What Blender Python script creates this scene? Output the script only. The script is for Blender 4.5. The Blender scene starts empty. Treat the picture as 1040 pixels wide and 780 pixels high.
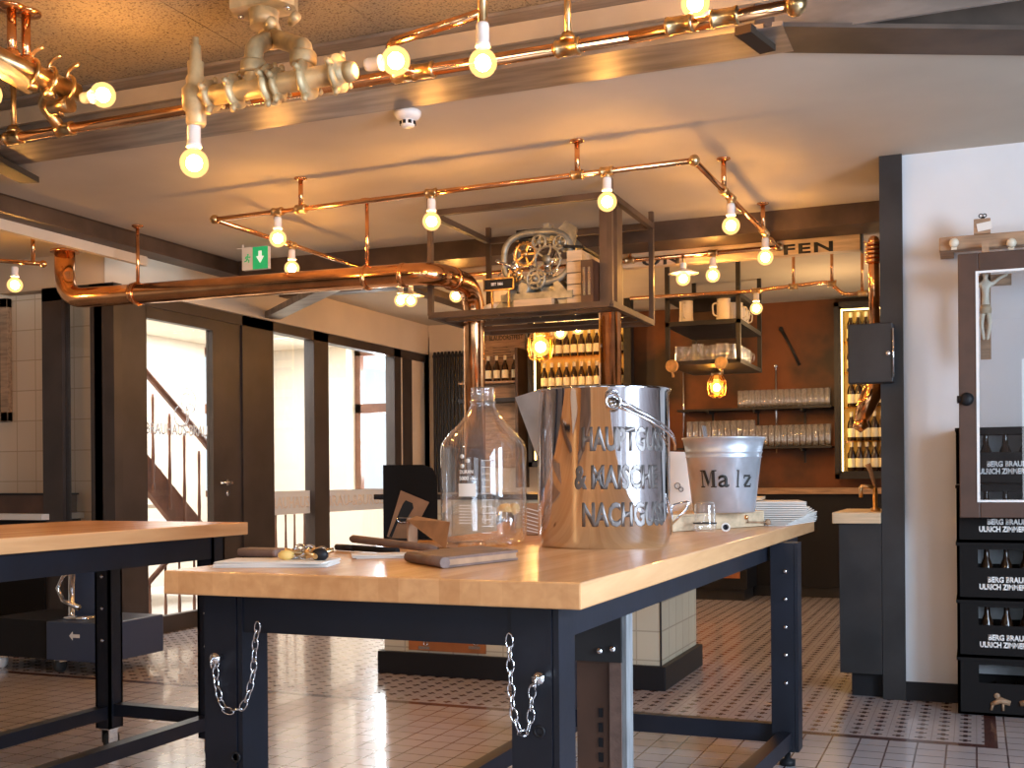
import bpy, bmesh, math, random
from mathutils import Vector, Matrix
random.seed(7)
C = bpy.context.scene.collection
# ------------------------------------------------------------------ camera model
F, CY, YAW, ROLL, H = 1150.27, 485.02, math.radians(22.216), math.radians(-0.45), 1.1
Mr = Matrix(((math.cos(ROLL),0,math.sin(ROLL)),(0,1,0),(-math.sin(ROLL),0,math.cos(ROLL)))) @ \
     Matrix(((math.cos(YAW),math.sin(YAW),0),(-math.sin(YAW),math.cos(YAW),0),(0,0,1)))
MT = Mr.transposed()
def at(px, py, x=None, y=None, z=None):
    """world point seen at photo pixel (px,py) lying in the given world plane"""
    r = MT @ Vector(((px-520)/F, 1, -(py-CY)/F))
    o = Vector((0,0,H))
    i, v = (0,x) if x is not None else ((1,y) if y is not None else (2,z))
    return o + r*((v-o[i])/r[i])
cam = bpy.data.cameras.new('camera'); co = bpy.data.objects.new('camera', cam); C.objects.link(co)
cam.sensor_width = 36; cam.lens = F/1040*36; cam.shift_y = (CY-390)/1040; cam.clip_start = .05; cam.clip_end = 200
R = Matrix((MT@Vector((1,0,0)), MT@Vector((0,0,1)), -(MT@Vector((0,1,0))))).transposed()
co.matrix_world = Matrix.Translation((0,0,H)) @ R.to_4x4()
bpy.context.scene.camera = co
# ------------------------------------------------------------------ materials
MATS = {}
def mat(name, col, rough=.5, metal=0, noise=0, nscale=8, bump=0, bscale=60, emit=None, estr=0, coat=0, spec=.5, stretch=None, col2=None):
    m = bpy.data.materials.new(name); m.use_nodes = True; nt = m.node_tree; N = nt.nodes; L = nt.links
    b = N['Principled BSDF']; b.inputs['Base Color'].default_value = (*col,1)
    b.inputs['Roughness'].default_value = rough; b.inputs['Metallic'].default_value = metal
    b.inputs['Coat Weight'].default_value = coat; b.inputs['Specular IOR Level'].default_value = spec
    tc = N.new('ShaderNodeTexCoord'); mp = N.new('ShaderNodeMapping'); L.new(tc.outputs['Object'], mp.inputs[0])
    if stretch: mp.inputs['Scale'].default_value = stretch
    if noise:
        n = N.new('ShaderNodeTexNoise'); n.inputs['Scale'].default_value = nscale; n.inputs['Detail'].default_value = 6
        L.new(mp.outputs[0], n.inputs['Vector'])
        r = N.new('ShaderNodeValToRGB'); c2 = col2 or tuple(max(0,c*(1-noise)) for c in col)
        r.color_ramp.elements[0].color = (*c2,1); r.color_ramp.elements[1].color = (*[min(1,c*(1+noise*.4)) for c in col],1)
        r.color_ramp.elements[0].position = .35; r.color_ramp.elements[1].position = .65
        L.new(n.outputs['Fac'], r.inputs[0]); L.new(r.outputs[0], b.inputs['Base Color'])
    if bump:
        n2 = N.new('ShaderNodeTexNoise'); n2.inputs['Scale'].default_value = bscale
        L.new(mp.outputs[0], n2.inputs['Vector']); bp = N.new('ShaderNodeBump'); bp.inputs['Strength'].default_value = bump
        bp.inputs['Distance'].default_value = .01
        L.new(n2.outputs['Fac'], bp.inputs['Height']); L.new(bp.outputs[0], b.inputs['Normal'])
    if emit:
        b.inputs['Emission Color'].default_value = (*emit,1); b.inputs['Emission Strength'].default_value = estr
    MATS[name] = m; return m
def glassmat(name, tint=(1,1,1), gl=.04, facing=.35, rough=.0, lit_haze=0):
    m = bpy.data.materials.new(name); m.use_nodes = True; nt = m.node_tree; N = nt.nodes; L = nt.links
    N.remove(N['Principled BSDF']); out = N['Material Output']
    t = N.new('ShaderNodeBsdfTransparent'); t.inputs[0].default_value = (*tint,1)
    g = N.new('ShaderNodeBsdfGlossy'); g.inputs['Roughness'].default_value = rough; g.inputs[0].default_value = (1,1,1,1)
    lw = N.new('ShaderNodeLayerWeight'); lw.inputs[0].default_value = .5
    pw = N.new('ShaderNodeMath'); pw.operation='POWER'; pw.inputs[1].default_value = facing; L.new(lw.outputs['Facing'], pw.inputs[0])
    mr = N.new('ShaderNodeMapRange'); mr.inputs['To Min'].default_value = gl; mr.inputs['To Max'].default_value = .85
    L.new(pw.outputs[0], mr.inputs[0]) ; mx = N.new('ShaderNodeMixShader')
    L.new(mr.outputs[0], mx.inputs[0]); L.new(t.outputs[0], mx.inputs[1]); L.new(g.outputs[0], mx.inputs[2]); last=mx
    if lit_haze:  # white diffuse share put in for reflected light that brightens the glass
        df=N.new('ShaderNodeBsdfDiffuse'); df.inputs[0].default_value=(.9,.88,.85,1); m2=N.new('ShaderNodeMixShader'); m2.inputs[0].default_value=lit_haze
        L.new(mx.outputs[0],m2.inputs[1]); L.new(df.outputs[0],m2.inputs[2]); last=m2
    L.new(last.outputs[0], out.inputs[0])
    return m
M = {}
M['plaster'] = mat('plaster', (.62,.53,.41), .85, noise=.10, nscale=1.5, bump=.06, bscale=12)
M['ceiling'] = mat('ceiling_plaster', (.53,.48,.40), .85, noise=.12, nscale=1.2, bump=.05, bscale=8)
M['white_wall'] = mat('white_wall', (.78,.79,.80), .8, noise=.05, nscale=2, bump=.05, bscale=20)
M['cream'] = mat('cream_plaster', (.80,.72,.60), .8, noise=.05, nscale=2)
M['steel_dark'] = mat('dark_steel', (.028,.027,.028), .5, .2, noise=.35, nscale=5)
M['frame_dark'] = mat('dark_frame_paint', (.045,.034,.030), .45, 0, noise=.25, nscale=4)
M['machine_blue'] = mat('machine_blue', (.045,.065,.12), .35)
M['daylit_wood'] = mat('daylit_grey_wood', (.24,.245,.25), .7, noise=.3, nscale=9, stretch=(8,8,1))  # grained wood, grey lightened for the daylit side of the post
M['blue_steel'] = mat('blue_black_paint', (.008,.010,.018), .42, .0, spec=.45, noise=.25, nscale=7, bump=.03, bscale=40)
M['beam_steel'] = mat('bare_steel', (.30,.26,.23), .42, .55, noise=.35, nscale=3.5, stretch=(1,6,3))
M['brown_steel'] = mat('brown_steel', (.10,.065,.045), .5, .3, noise=.4, nscale=4)
M['copper'] = mat('copper', (.96,.47,.21), .15, 1, noise=.25, nscale=7, stretch=(1,1,2))
M['brass'] = mat('brass', (.75,.50,.24), .28, 1, noise=.4, nscale=14)
M['verdigris'] = mat('patinated_bronze', (.62,.47,.25), .42, .25, noise=.45, nscale=10)
M['chrome'] = mat('chrome', (.82,.82,.84), .10, 1)
M['stainless'] = mat('polished_stainless', (.74,.73,.74), .05, 1)
M['galv'] = mat('galvanised_sheet', (.58,.62,.68), .36, .6, noise=.22, nscale=9, bump=.04, bscale=15)
M['black'] = mat('black_plastic', (.012,.012,.014), .5, spec=.25)
M['black_matt'] = mat('black_matt', (.014,.013,.013), .8, spec=.1)
M['porcelain'] = mat('white_porcelain', (.85,.83,.80), .2)
M['paper'] = mat('paper', (.80,.76,.70), .8, noise=.06, nscale=5)
M['card'] = mat('kraft_card', (.36,.20,.11), .7, noise=.2, nscale=20)
M['leather'] = mat('brown_leather', (.17,.10,.075), .55, noise=.3, nscale=20, bump=.1, bscale=150)
M['redpaper'] = mat('rust_board', (.36,.12,.035), .6, noise=.2, nscale=9)
M['ink'] = mat('ink', (.02,.018,.016), .6)
M['whiteink'] = mat('white_ink', (.85,.85,.83), .5)
M['frost'] = mat('frosted_print', (.72,.78,.82), .5)
M['green'] = mat('exit_green', (.02,.42,.16), .4, emit=(.02,.6,.2), estr=.35)
M['signwhite'] = mat('exit_white', (.8,.9,.85), .4, emit=(.8,1,.9), estr=.5)
M['rust'] = mat('rusted_sheet', (.14,.048,.017), .5, .25, noise=.7, nscale=1.5, col2=(.035,.022,.016))
rr_=[n for n in M['rust'].node_tree.nodes if n.type=='VALTORGB'][0].color_ramp; rr_.elements[0].position=.42; rr_.elements[1].position=.60
M['oldwood'] = mat('old_wood', (.42,.26,.15), .6, noise=.35, nscale=6, stretch=(1,8,8))
M['palewood'] = mat('pale_board', (.62,.47,.30), .55, noise=.2, nscale=5, stretch=(1,6,10))
M['brownwood'] = mat('brown_window_frame', (.085,.040,.024), .45, noise=.25, nscale=6)
M['redwood'] = mat('stair_wood', (.20,.085,.05), .4, noise=.3, nscale=6)
M['cast'] = mat('cast_iron_grey', (.34,.33,.27), .45, .6, noise=.4, nscale=16)
M['rubber'] = mat('rubber', (.03,.03,.03), .7)
M['bottle'] = mat('brown_bottle_glass', (.035,.016,.008), .12, 0, coat=.3)
M['labelpaper'] = mat('beer_label', (.85,.78,.55), .6)
M['ceramic'] = mat('stoneware', (.78,.70,.55), .3)
M['gold'] = mat('yellow_backing', (.85,.60,.2), .5)  # flat yellow base colour
M['glass'] = glassmat('clear_glass', (.985,.985,.985), .08, 1.7, lit_haze=.045)
M['glassware'] = glassmat('glassware', (.98,.98,.98), .10, 1.3, .08, lit_haze=.10)
M['pane'] = glassmat('window_pane', (.95,.96,.96), .03, 5)
M['paneR'] = glassmat('old_pane', (.98,.99,1), .12, 5)
M['filament'] = mat('glowing_filament', (1,.6,.25), .3, emit=(1,.52,.15), estr=560)
def bulbglass():
    m = bpy.data.materials.new('lit_amber_globe'); m.use_nodes=True; nt=m.node_tree; N=nt.nodes; L=nt.links; N.remove(N['Principled BSDF']); out=N['Material Output']
    t=N.new('ShaderNodeBsdfTransparent'); t.inputs[0].default_value=(1,.86,.62,1); e=N.new('ShaderNodeEmission'); e.inputs[0].default_value=(1,.60,.22,1); e.inputs[1].default_value=2.3
    mx=N.new('ShaderNodeMixShader'); mx.inputs[0].default_value=.5; L.new(t.outputs[0],mx.inputs[1]); L.new(e.outputs[0],mx.inputs[2]); L.new(mx.outputs[0],out.inputs[0]); return m
M['bulb'] = bulbglass()
M['strip'] = mat('cabinet_light', (1,.8,.4), .3, emit=(1,.66,.22), estr=9)
M['amber'] = glassmat('amber', (.97,.80,.45), .05, 4)

def wood_mat(name, base, dark, axis='y'):
    m = mat(name, base, .26, 0, coat=.05, spec=.4); nt = m.node_tree; N = nt.nodes; L = nt.links; b = N['Principled BSDF']
    tc = N.new('ShaderNodeTexCoord'); mp = N.new('ShaderNodeMapping')
    mp.inputs['Scale'].default_value = (14,1.3,14) if axis == 'y' else (1.3,14,14)
    L.new(tc.outputs['Object'], mp.inputs[0]); n = N.new('ShaderNodeTexNoise'); n.inputs['Scale'].default_value = 2.2; n.inputs['Detail'].default_value = 8
    n.inputs['Distortion'].default_value = .6; L.new(mp.outputs[0], n.inputs['Vector'])
    # laminated staves: colour shift per stave
    sx = N.new('ShaderNodeSeparateXYZ'); L.new(tc.outputs['Object'], sx.inputs[0])
    mul = N.new('ShaderNodeMath'); mul.operation = 'MULTIPLY'; mul.inputs[1].default_value = 22 if axis=='y' else 22
    L.new(sx.outputs[0 if axis=='y' else 1], mul.inputs[0]); fl = N.new('ShaderNodeMath'); fl.operation = 'FLOOR'; L.new(mul.outputs[0], fl.inputs[0])
    wn = N.new('ShaderNodeTexWhiteNoise'); wn.noise_dimensions = '1D'; L.new(fl.outputs[0], wn.inputs['W'])
    add = N.new('ShaderNodeMath'); add.operation = 'MULTIPLY_ADD'; add.inputs[1].default_value = .35; L.new(wn.outputs['Value'], add.inputs[0])
    L.new(n.outputs['Fac'], add.inputs[2])
    r = N.new('ShaderNodeValToRGB'); r.color_ramp.elements[0].position = .35; r.color_ramp.elements[1].position = .95
    r.color_ramp.elements[0].color = (*dark,1); r.color_ramp.elements[1].color = (*base,1)
    L.new(add.outputs[0], r.inputs[0])
    vo = N.new('ShaderNodeTexVoronoi'); vo.inputs['Scale'].default_value = 4.2; L.new(tc.outputs['Object'], vo.inputs['Vector'])
    kr = N.new('ShaderNodeValToRGB'); kr.color_ramp.elements[0].position=.03; kr.color_ramp.elements[0].color=(.22,.09,.04,1); kr.color_ramp.elements[1].position=.075; kr.color_ramp.elements[1].color=(1,1,1,1)
    L.new(vo.outputs['Distance'], kr.inputs[0]); mm = N.new('ShaderNodeMixRGB'); mm.blend_type='MULTIPLY'; mm.inputs[0].default_value=.8
    L.new(r.outputs[0], mm.inputs[1]); L.new(kr.outputs[0], mm.inputs[2]); L.new(mm.outputs[0], b.inputs['Base Color']); return m
M['wood'] = wood_mat('beech_worktop', (.76,.43,.20), (.58,.29,.12))

def floor_mat():
    m = mat('tile_floor', (.4,.3,.25), .24, coat=.35, spec=.8); nt = m.node_tree; N = nt.nodes; L = nt.links; b = N['Principled BSDF']
    g = N.new('ShaderNodeNewGeometry'); s = N.new('ShaderNodeSeparateXYZ'); L.new(g.outputs['Position'], s.inputs[0])
    def mth(op, a, bb=None, c=None):
        n = N.new('ShaderNodeMath'); n.operation = op
        for i, v in enumerate((a, bb, c)):
            if v is None: continue
            if isinstance(v,(int,float)): n.inputs[i].default_value = v
            else: L.new(v, n.inputs[i])
        return n.outputs[0]
    X, Y = s.outputs[0], s.outputs[1]
    def dist(v, per):   # distance to nearest lattice line
        q = mth('DIVIDE', v, per); f = mth('FRACT', mth('ADD', q, 100.0)); return mth('MULTIPLY', mth('ABSOLUTE', mth('SUBTRACT', f, .5)), per)
    def line(v, per, w): return mth('GREATER_THAN', dist(v, per), per/2-w)
    # near field: plain tiles
    near = mth('MAXIMUM', line(X, .112, .0034), line(Y, .112, .0034))
    # far field: small tiles with dark crosses
    P = .0875
    dx, dy = dist(X, P), dist(Y, P)
    cr = mth('MAXIMUM', mth('MULTIPLY', mth('LESS_THAN', dx, .0085), mth('LESS_THAN', dy, .023)), mth('MULTIPLY', mth('LESS_THAN', dx, .023), mth('LESS_THAN', dy, .0085)))
    joint = mth('MULTIPLY', mth('MAXIMUM', line(X, P, .0016), line(Y, P, .0016)), .35)
    far = mth('MAXIMUM', cr, joint)
    inner = mth('MULTIPLY', mth('GREATER_THAN', Y, 4.98), mth('LESS_THAN', X, .03))
    band = mth('MULTIPLY', mth('MULTIPLY', mth('GREATER_THAN', Y, 4.93), mth('LESS_THAN', X, .08)), mth('SUBTRACT', 1, inner))
    dk = mth('ADD', mth('MULTIPLY', far, inner), mth('MULTIPLY', near, mth('MULTIPLY', mth('SUBTRACT', 1, inner), .9)))
    dk = mth('MAXIMUM', dk, band)
    n = N.new('ShaderNodeTexNoise'); n.inputs['Scale'].default_value = 3; n.inputs['Detail'].default_value = 5; L.new(g.outputs['Position'], n.inputs['Vector'])
    r = N.new('ShaderNodeValToRGB'); r.color_ramp.elements[0].color = (.39,.36,.375,1); r.color_ramp.elements[1].color = (.52,.49,.50,1)
    L.new(n.outputs['Fac'], r.inputs[0]); mx = N.new('ShaderNodeMixRGB'); mx.inputs[2].default_value = (.09,.035,.03,1)
    L.new(dk, mx.inputs[0]); L.new(r.outputs[0], mx.inputs[1]); L.new(mx.outputs[0], b.inputs['Base Color'])
    return m
M['floor'] = floor_mat()
def tile_mat(name, col, grout, px_, pz, w=.004, rough=.25):
    """square wall tiles; works on vertical faces of either orientation (uses x+y)"""
    m = mat(name, col, rough); nt = m.node_tree; N = nt.nodes; L = nt.links; b = N['Principled BSDF']
    g = N.new('ShaderNodeNewGeometry'); s = N.new('ShaderNodeSeparateXYZ'); L.new(g.outputs['Position'], s.inputs[0])
    cb = N.new('ShaderNodeCombineXYZ'); ad = N.new('ShaderNodeMath'); ad.operation='ADD'; L.new(s.outputs[0], ad.inputs[0]); L.new(s.outputs[1], ad.inputs[1])
    L.new(ad.outputs[0], cb.inputs[0]); L.new(s.outputs[2], cb.inputs[1])
    br = N.new('ShaderNodeTexBrick'); br.offset = 0; br.inputs['Scale'].default_value = 1; br.inputs['Brick Width'].default_value = px_; br.inputs['Row Height'].default_value = pz
    br.inputs['Mortar Size'].default_value = w; br.inputs['Color1'].default_value = (*col,1); br.inputs['Color2'].default_value = (*[c*.9 for c in col],1); br.inputs['Mortar'].default_value = (*grout,1)
    L.new(cb.outputs[0], br.inputs['Vector']); L.new(br.outputs['Color'], b.inputs['Base Color'])
    n2 = N.new('ShaderNodeTexNoise'); n2.inputs['Scale'].default_value = 12; bp = N.new('ShaderNodeBump'); bp.inputs['Strength'].default_value=.15; bp.inputs['Distance'].default_value=.01
    L.new(n2.outputs['Fac'], bp.inputs['Height']); L.new(bp.outputs[0], b.inputs['Normal']); return m
M['tile'] = tile_mat('glazed_wall_tiles', (.62,.56,.42), (.42,.37,.28), .15, .15)
M['tile_left'] = tile_mat('cream_wall_tiles', (.72,.56,.40), (.50,.36,.24), .18, .22)
def wool_mat():
    m = mat('wood_wool_board', (.33,.25,.17), .95, bump=.6, bscale=110); nt = m.node_tree; N = nt.nodes; L = nt.links; b = N['Principled BSDF']
    g = N.new('ShaderNodeNewGeometry'); n = N.new('ShaderNodeTexNoise'); n.inputs['Scale'].default_value = 110; n.inputs['Detail'].default_value = 3
    L.new(g.outputs['Position'], n.inputs['Vector']); r = N.new('ShaderNodeValToRGB')
    r.color_ramp.elements[0].position=.33; r.color_ramp.elements[0].color=(.10,.075,.045,1); r.color_ramp.elements[1].position=.47; r.color_ramp.elements[1].color=(.31,.25,.165,1)
    L.new(n.outputs['Fac'], r.inputs[0]); L.new(r.outputs[0], b.inputs['Base Color']); return m
M['wool'] = wool_mat()
# ------------------------------------------------------------------ mesh builder
OFF = {}
class MB:
    def __init__(s): s.v=[]; s.f=[]; s.sm=[]
    def add(s, vs, fs, smooth=False):
        n=len(s.v); s.v += [Vector(v) for v in vs]; s.f += [tuple(i+n for i in f) for f in fs]; s.sm += [smooth]*len(fs); return s
    def box(s, a, b, rot=None, bev=0):
        """box between corners a,b; rot=(angle, centre) about z"""
        x0,x1=sorted((a[0],b[0])); y0,y1=sorted((a[1],b[1])); z0,z1=sorted((a[2],b[2]))
        if bev:
            bm=bmesh.new(); bmesh.ops.create_cube(bm,size=1)
            for v in bm.verts: v.co=Vector((x0+(v.co.x+.5)*(x1-x0), y0+(v.co.y+.5)*(y1-y0), z0+(v.co.z+.5)*(z1-z0)))
            bmesh.ops.bevel(bm,geom=bm.edges[:],offset=bev,segments=2,profile=.5,affect='EDGES')
            vs=[v.co.copy() for v in bm.verts]; bm.verts.index_update(); fs=[tuple(v.index for v in f.verts) for f in bm.faces]; bm.free()
        else:
            vs=[Vector(p) for p in ((x0,y0,z0),(x1,y0,z0),(x1,y1,z0),(x0,y1,z0),(x0,y0,z1),(x1,y0,z1),(x1,y1,z1),(x0,y1,z1))]
            fs=[(3,2,1,0),(4,5,6,7),(0,1,5,4),(1,2,6,5),(2,3,7,6),(3,0,4,7)]
        if rot:
            Q=Matrix.Rotation(rot[0],3,rot[2] if len(rot)>2 else 'Z'); c=Vector(rot[1]); vs=[Q@(v-c)+c for v in vs]
        return s.add(vs,fs)
    def bar(s, p, q, w, h, up=(0,0,1)):
        p,q=Vector(p),Vector(q); d=(q-p).normalized(); u=Vector(up)
        sd=d.cross(u)
        if sd.length<1e-4: sd=d.cross(Vector((1,0,0)))
        sd.normalize(); u=sd.cross(d).normalized(); a=sd*w/2; b=u*h/2
        vs=[p-a-b,p+a-b,p+a+b,p-a+b,q-a-b,q+a-b,q+a+b,q-a+b]
        return s.add(vs,[(0,1,2,3),(7,6,5,4),(0,4,5,1),(1,5,6,2),(2,6,7,3),(3,7,4,0)])
    def tube(s, pts, r, n=10, cap=True, closed=False):
        pts=[Vector(p) for p in pts]; m=len(pts); rs=r if isinstance(r,(list,tuple)) else [r]*m
        vs=[]; fs=[]; prev=None
        for i,p in enumerate(pts):
            if closed: t=(pts[(i+1)%m]-pts[i-1]).normalized()
            else:
                t=(pts[min(i+1,m-1)]-pts[max(i-1,0)])
                t=t.normalized() if t.length>1e-9 else Vector((0,0,1))
            if prev is None:
                a=t.cross(Vector((0,0,1)));
                if a.length<.05: a=t.cross(Vector((1,0,0)))
                a.normalize()
            else:
                a=prev-t*prev.dot(t)
                if a.length<1e-6: a=t.orthogonal()
                a.normalize()
            prev=a; b=t.cross(a)
            for k in range(n):
                th=2*math.pi*k/n; vs.append(p+(a*math.cos(th)+b*math.sin(th))*rs[i])
        for i in range(m if closed else m-1):
            for k in range(n):
                j=(i+1)%m; fs.append((i*n+k,i*n+(k+1)%n,j*n+(k+1)%n,j*n+k))
        s.add(vs,fs,True)
        if cap and not closed:
            s.add(vs[:n],[tuple(range(n))[::-1]]); s.add(vs[-n:],[tuple(range(n))])
        return s
    def lathe(s, prof, o=(0,0,0), n=24, axis=(0,0,1), smooth=True):
        o=Vector(o); ax=Vector(axis).normalized(); a=ax.orthogonal().normalized(); b=ax.cross(a); m=len(prof); vs=[]; fs=[]
        for r,h in prof:
            for k in range(n):
                th=2*math.pi*k/n; vs.append(o+ax*h+(a*math.cos(th)+b*math.sin(th))*r)
        for i in range(m-1):
            for k in range(n): fs.append((i*n+k,i*n+(k+1)%n,(i+1)*n+(k+1)%n,(i+1)*n+k))
        s.add(vs,fs,smooth)
        for idx,fl in ((0,True),(m-1,False)):
            if prof[idx][0]>1e-5:
                ring=vs[idx*n:idx*n+n]; s.add(ring,[tuple(range(n))[::-1] if fl else tuple(range(n))])
        return s
    def sphere(s, c, r, n=14, sc=(1,1,1)):
        prof=[]; c=Vector(c); k=n//2; vs=[]; fs=[]
        for i in range(k+1):
            ph=math.pi*i/k
            for j in range(n):
                th=2*math.pi*j/n; vs.append(c+Vector((math.sin(ph)*math.cos(th)*sc[0],math.sin(ph)*math.sin(th)*sc[1],-math.cos(ph)*sc[2]))*r)
        for i in range(k):
            for j in range(n): fs.append((i*n+j,i*n+(j+1)%n,(i+1)*n+(j+1)%n,(i+1)*n+j))
        return s.add(vs,fs,True)
    def prism(s, poly, d):
        """poly: list of 3D points; extruded by vector d"""
        d=Vector(d); p=[Vector(q) for q in poly]; n=len(p); vs=p+[q+d for q in p]
        return s.add(vs,[tuple(range(n))[::-1],tuple(range(n,2*n))]+[(i,(i+1)%n,n+(i+1)%n,n+i) for i in range(n)])
    def ring(s, c, R_, r, axis=(0,0,1), n=28, k=8):
        c=Vector(c); ax=Vector(axis).normalized(); a=ax.orthogonal().normalized(); b=ax.cross(a)
        return s.tube([c+(a*math.cos(2*math.pi*i/n)+b*math.sin(2*math.pi*i/n))*R_ for i in range(n)], r, k, closed=True)
    def arc(s, c, R_, r, a, b, t0, t1, n=12, k=8):
        c=Vector(c);a=Vector(a);b=Vector(b)
        return s.tube([c+(a*math.cos(t0+(t1-t0)*i/n)+b*math.sin(t0+(t1-t0)*i/n))*R_ for i in range(n+1)], r, k)
def fillet(pts, r, n=6):
    pts=[Vector(p) for p in pts]; out=[pts[0]]
    for i in range(1,len(pts)-1):
        a=(pts[i-1]-pts[i]); b=(pts[i+1]-pts[i]); rr=min(r,a.length*.49,b.length*.49); p0=pts[i]+a.normalized()*rr; p1=pts[i]+b.normalized()*rr
        for k in range(n+1):
            t=k/n; out.append(p0*(1-t)**2+pts[i]*2*t*(1-t)+p1*t*t)
    out.append(pts[-1]); return out
def link(o): C.objects.link(o); return o
def obj(name, mb, m, parent=None, label=None, fixn=True):
    off = OFF.get(parent.name, Vector((0,0,0))) if parent else Vector((0,0,0))
    me = bpy.data.meshes.new(name)
    if isinstance(mb, bpy.types.Mesh): me = mb; me.transform(Matrix.Translation(-off))
    else:
        me.from_pydata([v-off for v in mb.v], [], mb.f); me.update()
        for p,s_ in zip(me.polygons, mb.sm): p.use_smooth = s_
        bm=bmesh.new(); bm.from_mesh(me); bmesh.ops.remove_doubles(bm,verts=bm.verts,dist=1e-6); bmesh.ops.recalc_face_normals(bm,faces=bm.faces); bm.to_mesh(me); bm.free()
    me.materials.clear(); me.materials.append(m if not isinstance(m,str) else M[m])
    o = bpy.data.objects.new(name, me); link(o)
    if parent: o.parent = parent
    OFF[o.name] = off
    if label: o['label'] = label
    return o
def objs(name, mb, m, parent=None, label=None, gap=.001):
    """one object per separate piece of the mesh data"""
    n=len(mb.v); par=list(range(n))
    def find(i):
        while par[i]!=i: par[i]=par[par[i]]; i=par[i]
        return i
    key={}
    for i,v in enumerate(mb.v):
        k=(round(v.x,5),round(v.y,5),round(v.z,5))
        if k in key: par[find(i)]=find(key[k])
        else: key[k]=i
    for f in mb.f:
        for i in f[1:]: par[find(i)]=find(f[0])
    comp={}
    for i in range(n): comp.setdefault(find(i),[]).append(i)
    bb=[]
    for k,idx in comp.items():
        P=[mb.v[i] for i in idx]; bb.append([[min(p[a] for p in P)-gap for a in range(3)],[max(p[a] for p in P)+gap for a in range(3)],[k]])
    ch=True
    while ch:
        ch=False
        for i in range(len(bb)):
            for j in range(i+1,len(bb)):
                if all(bb[i][0][a]<=bb[j][1][a] and bb[j][0][a]<=bb[i][1][a] for a in range(3)):
                    bb[i]=[[min(bb[i][0][a],bb[j][0][a]) for a in range(3)],[max(bb[i][1][a],bb[j][1][a]) for a in range(3)],bb[i][2]+bb[j][2]]; del bb[j]; ch=True; break
            if ch: break
    out=[]
    for b in bb:
        ks=set(b[2]); q=MB(); mp={}
        for f,sm in zip(mb.f,mb.sm):
            if find(f[0]) in ks:
                for i in f:
                    if i not in mp: mp[i]=len(q.v); q.v.append(mb.v[i])
                q.f.append(tuple(mp[i] for i in f)); q.sm.append(sm)
        out.append(obj(name,q,m,parent,label))
    return out
def thing(name, label, cat, loc=(0,0,0), group=None):
    o = bpy.data.objects.new(name, None); o.empty_display_size=.1; o.location = loc; link(o); OFF[o.name]=Vector(loc)
    o['label']=label; o['category']=cat
    if group: o['group']=group
    return o
def single(name, mb, m, label, cat, group=None):
    vs = mb.v; z=min(v.z for v in vs); cx=sum(v.x for v in vs)/len(vs); cy=sum(v.y for v in vs)/len(vs)
    o = obj(name, mb, m); o.data.transform(Matrix.Translation((-cx,-cy,-z))); o.location=(cx,cy,z); OFF[o.name]=Vector((cx,cy,z))
    o['label']=label; o['category']=cat
    if group: o['group']=group
    return o
def struct(name, mb, m, kind='structure', parent=None):
    o = obj(name, mb, m, parent)
    if not parent: o['kind']=kind
    return o
def dup(root, loc=None, rotz=None, label=None, scale=None):
    r = root.copy(); link(r)
    if loc is not None: r.location = loc
    if rotz is not None: r.rotation_euler = (0,0,rotz)
    if scale: r.scale=(scale,)*3
    if label: r['label'] = label
    for ch in list(root.children):
        c = ch.copy(); link(c); c.parent = r
        for g in ch.children:
            d = g.copy(); link(d); d.parent = c
    return r
def text_mesh(s, h, w=None, bold=.0, depth=.001, spacing=1.0, mono_w=None):
    cu = bpy.data.curves.new('t','FONT'); cu.body=s; cu.size=1; cu.extrude=0; cu.offset=bold; cu.space_character=spacing; cu.align_x='LEFT'; cu.resolution_u=3
    o = bpy.data.objects.new('t', cu); link(o); dg=bpy.context.evaluated_depsgraph_get()
    me = bpy.data.meshes.new_from_object(o.evaluated_get(dg)); bpy.data.objects.remove(o); bpy.data.curves.remove(cu)
    xs=[v.co.x for v in me.vertices]; ys=[v.co.y for v in me.vertices]; x0,x1,y0,y1=min(xs),max(xs),min(ys),max(ys)
    k=h/(y1-y0); kx = (w/(x1-x0)) if w else k
    for v in me.vertices: v.co.x=(v.co.x-x0)*kx; v.co.y=(v.co.y-y0)*k; v.co.z=0
    bm=bmesh.new(); bm.from_mesh(me)
    g=bmesh.ops.extrude_face_region(bm,geom=bm.faces[:]); bmesh.ops.translate(bm,verts=[e for e in g['geom'] if isinstance(e,bmesh.types.BMVert)],vec=(0,0,depth))
    bmesh.ops.recalc_face_normals(bm,faces=bm.faces); bm.to_mesh(me); bm.free(); return me
def text(name, s, p, right, h, m, parent, w=None, bold=.02, spacing=1.0, up=(0,0,1), depth=.002, label=None):
    """text with lower-left corner p; right = reading direction; stands out by depth along right x up"""
    me = text_mesh(s,h,w,bold,depth,spacing); r=Vector(right).normalized(); u=Vector(up).normalized(); n=r.cross(u)
    me.transform(Matrix.Translation(p) @ Matrix((r,u,n)).transposed().to_4x4()); return obj(name, me, m, parent, label)
def B(a,b,**k): return MB().box(a,b,**k)

# ================================================================== ROOM
ZC, ZB, ZW = 2.66, 2.72, 2.87
YB = 10.8
struct('floor', B((-9.5,-3,-.08),(3.2,11,0)), 'floor')
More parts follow.
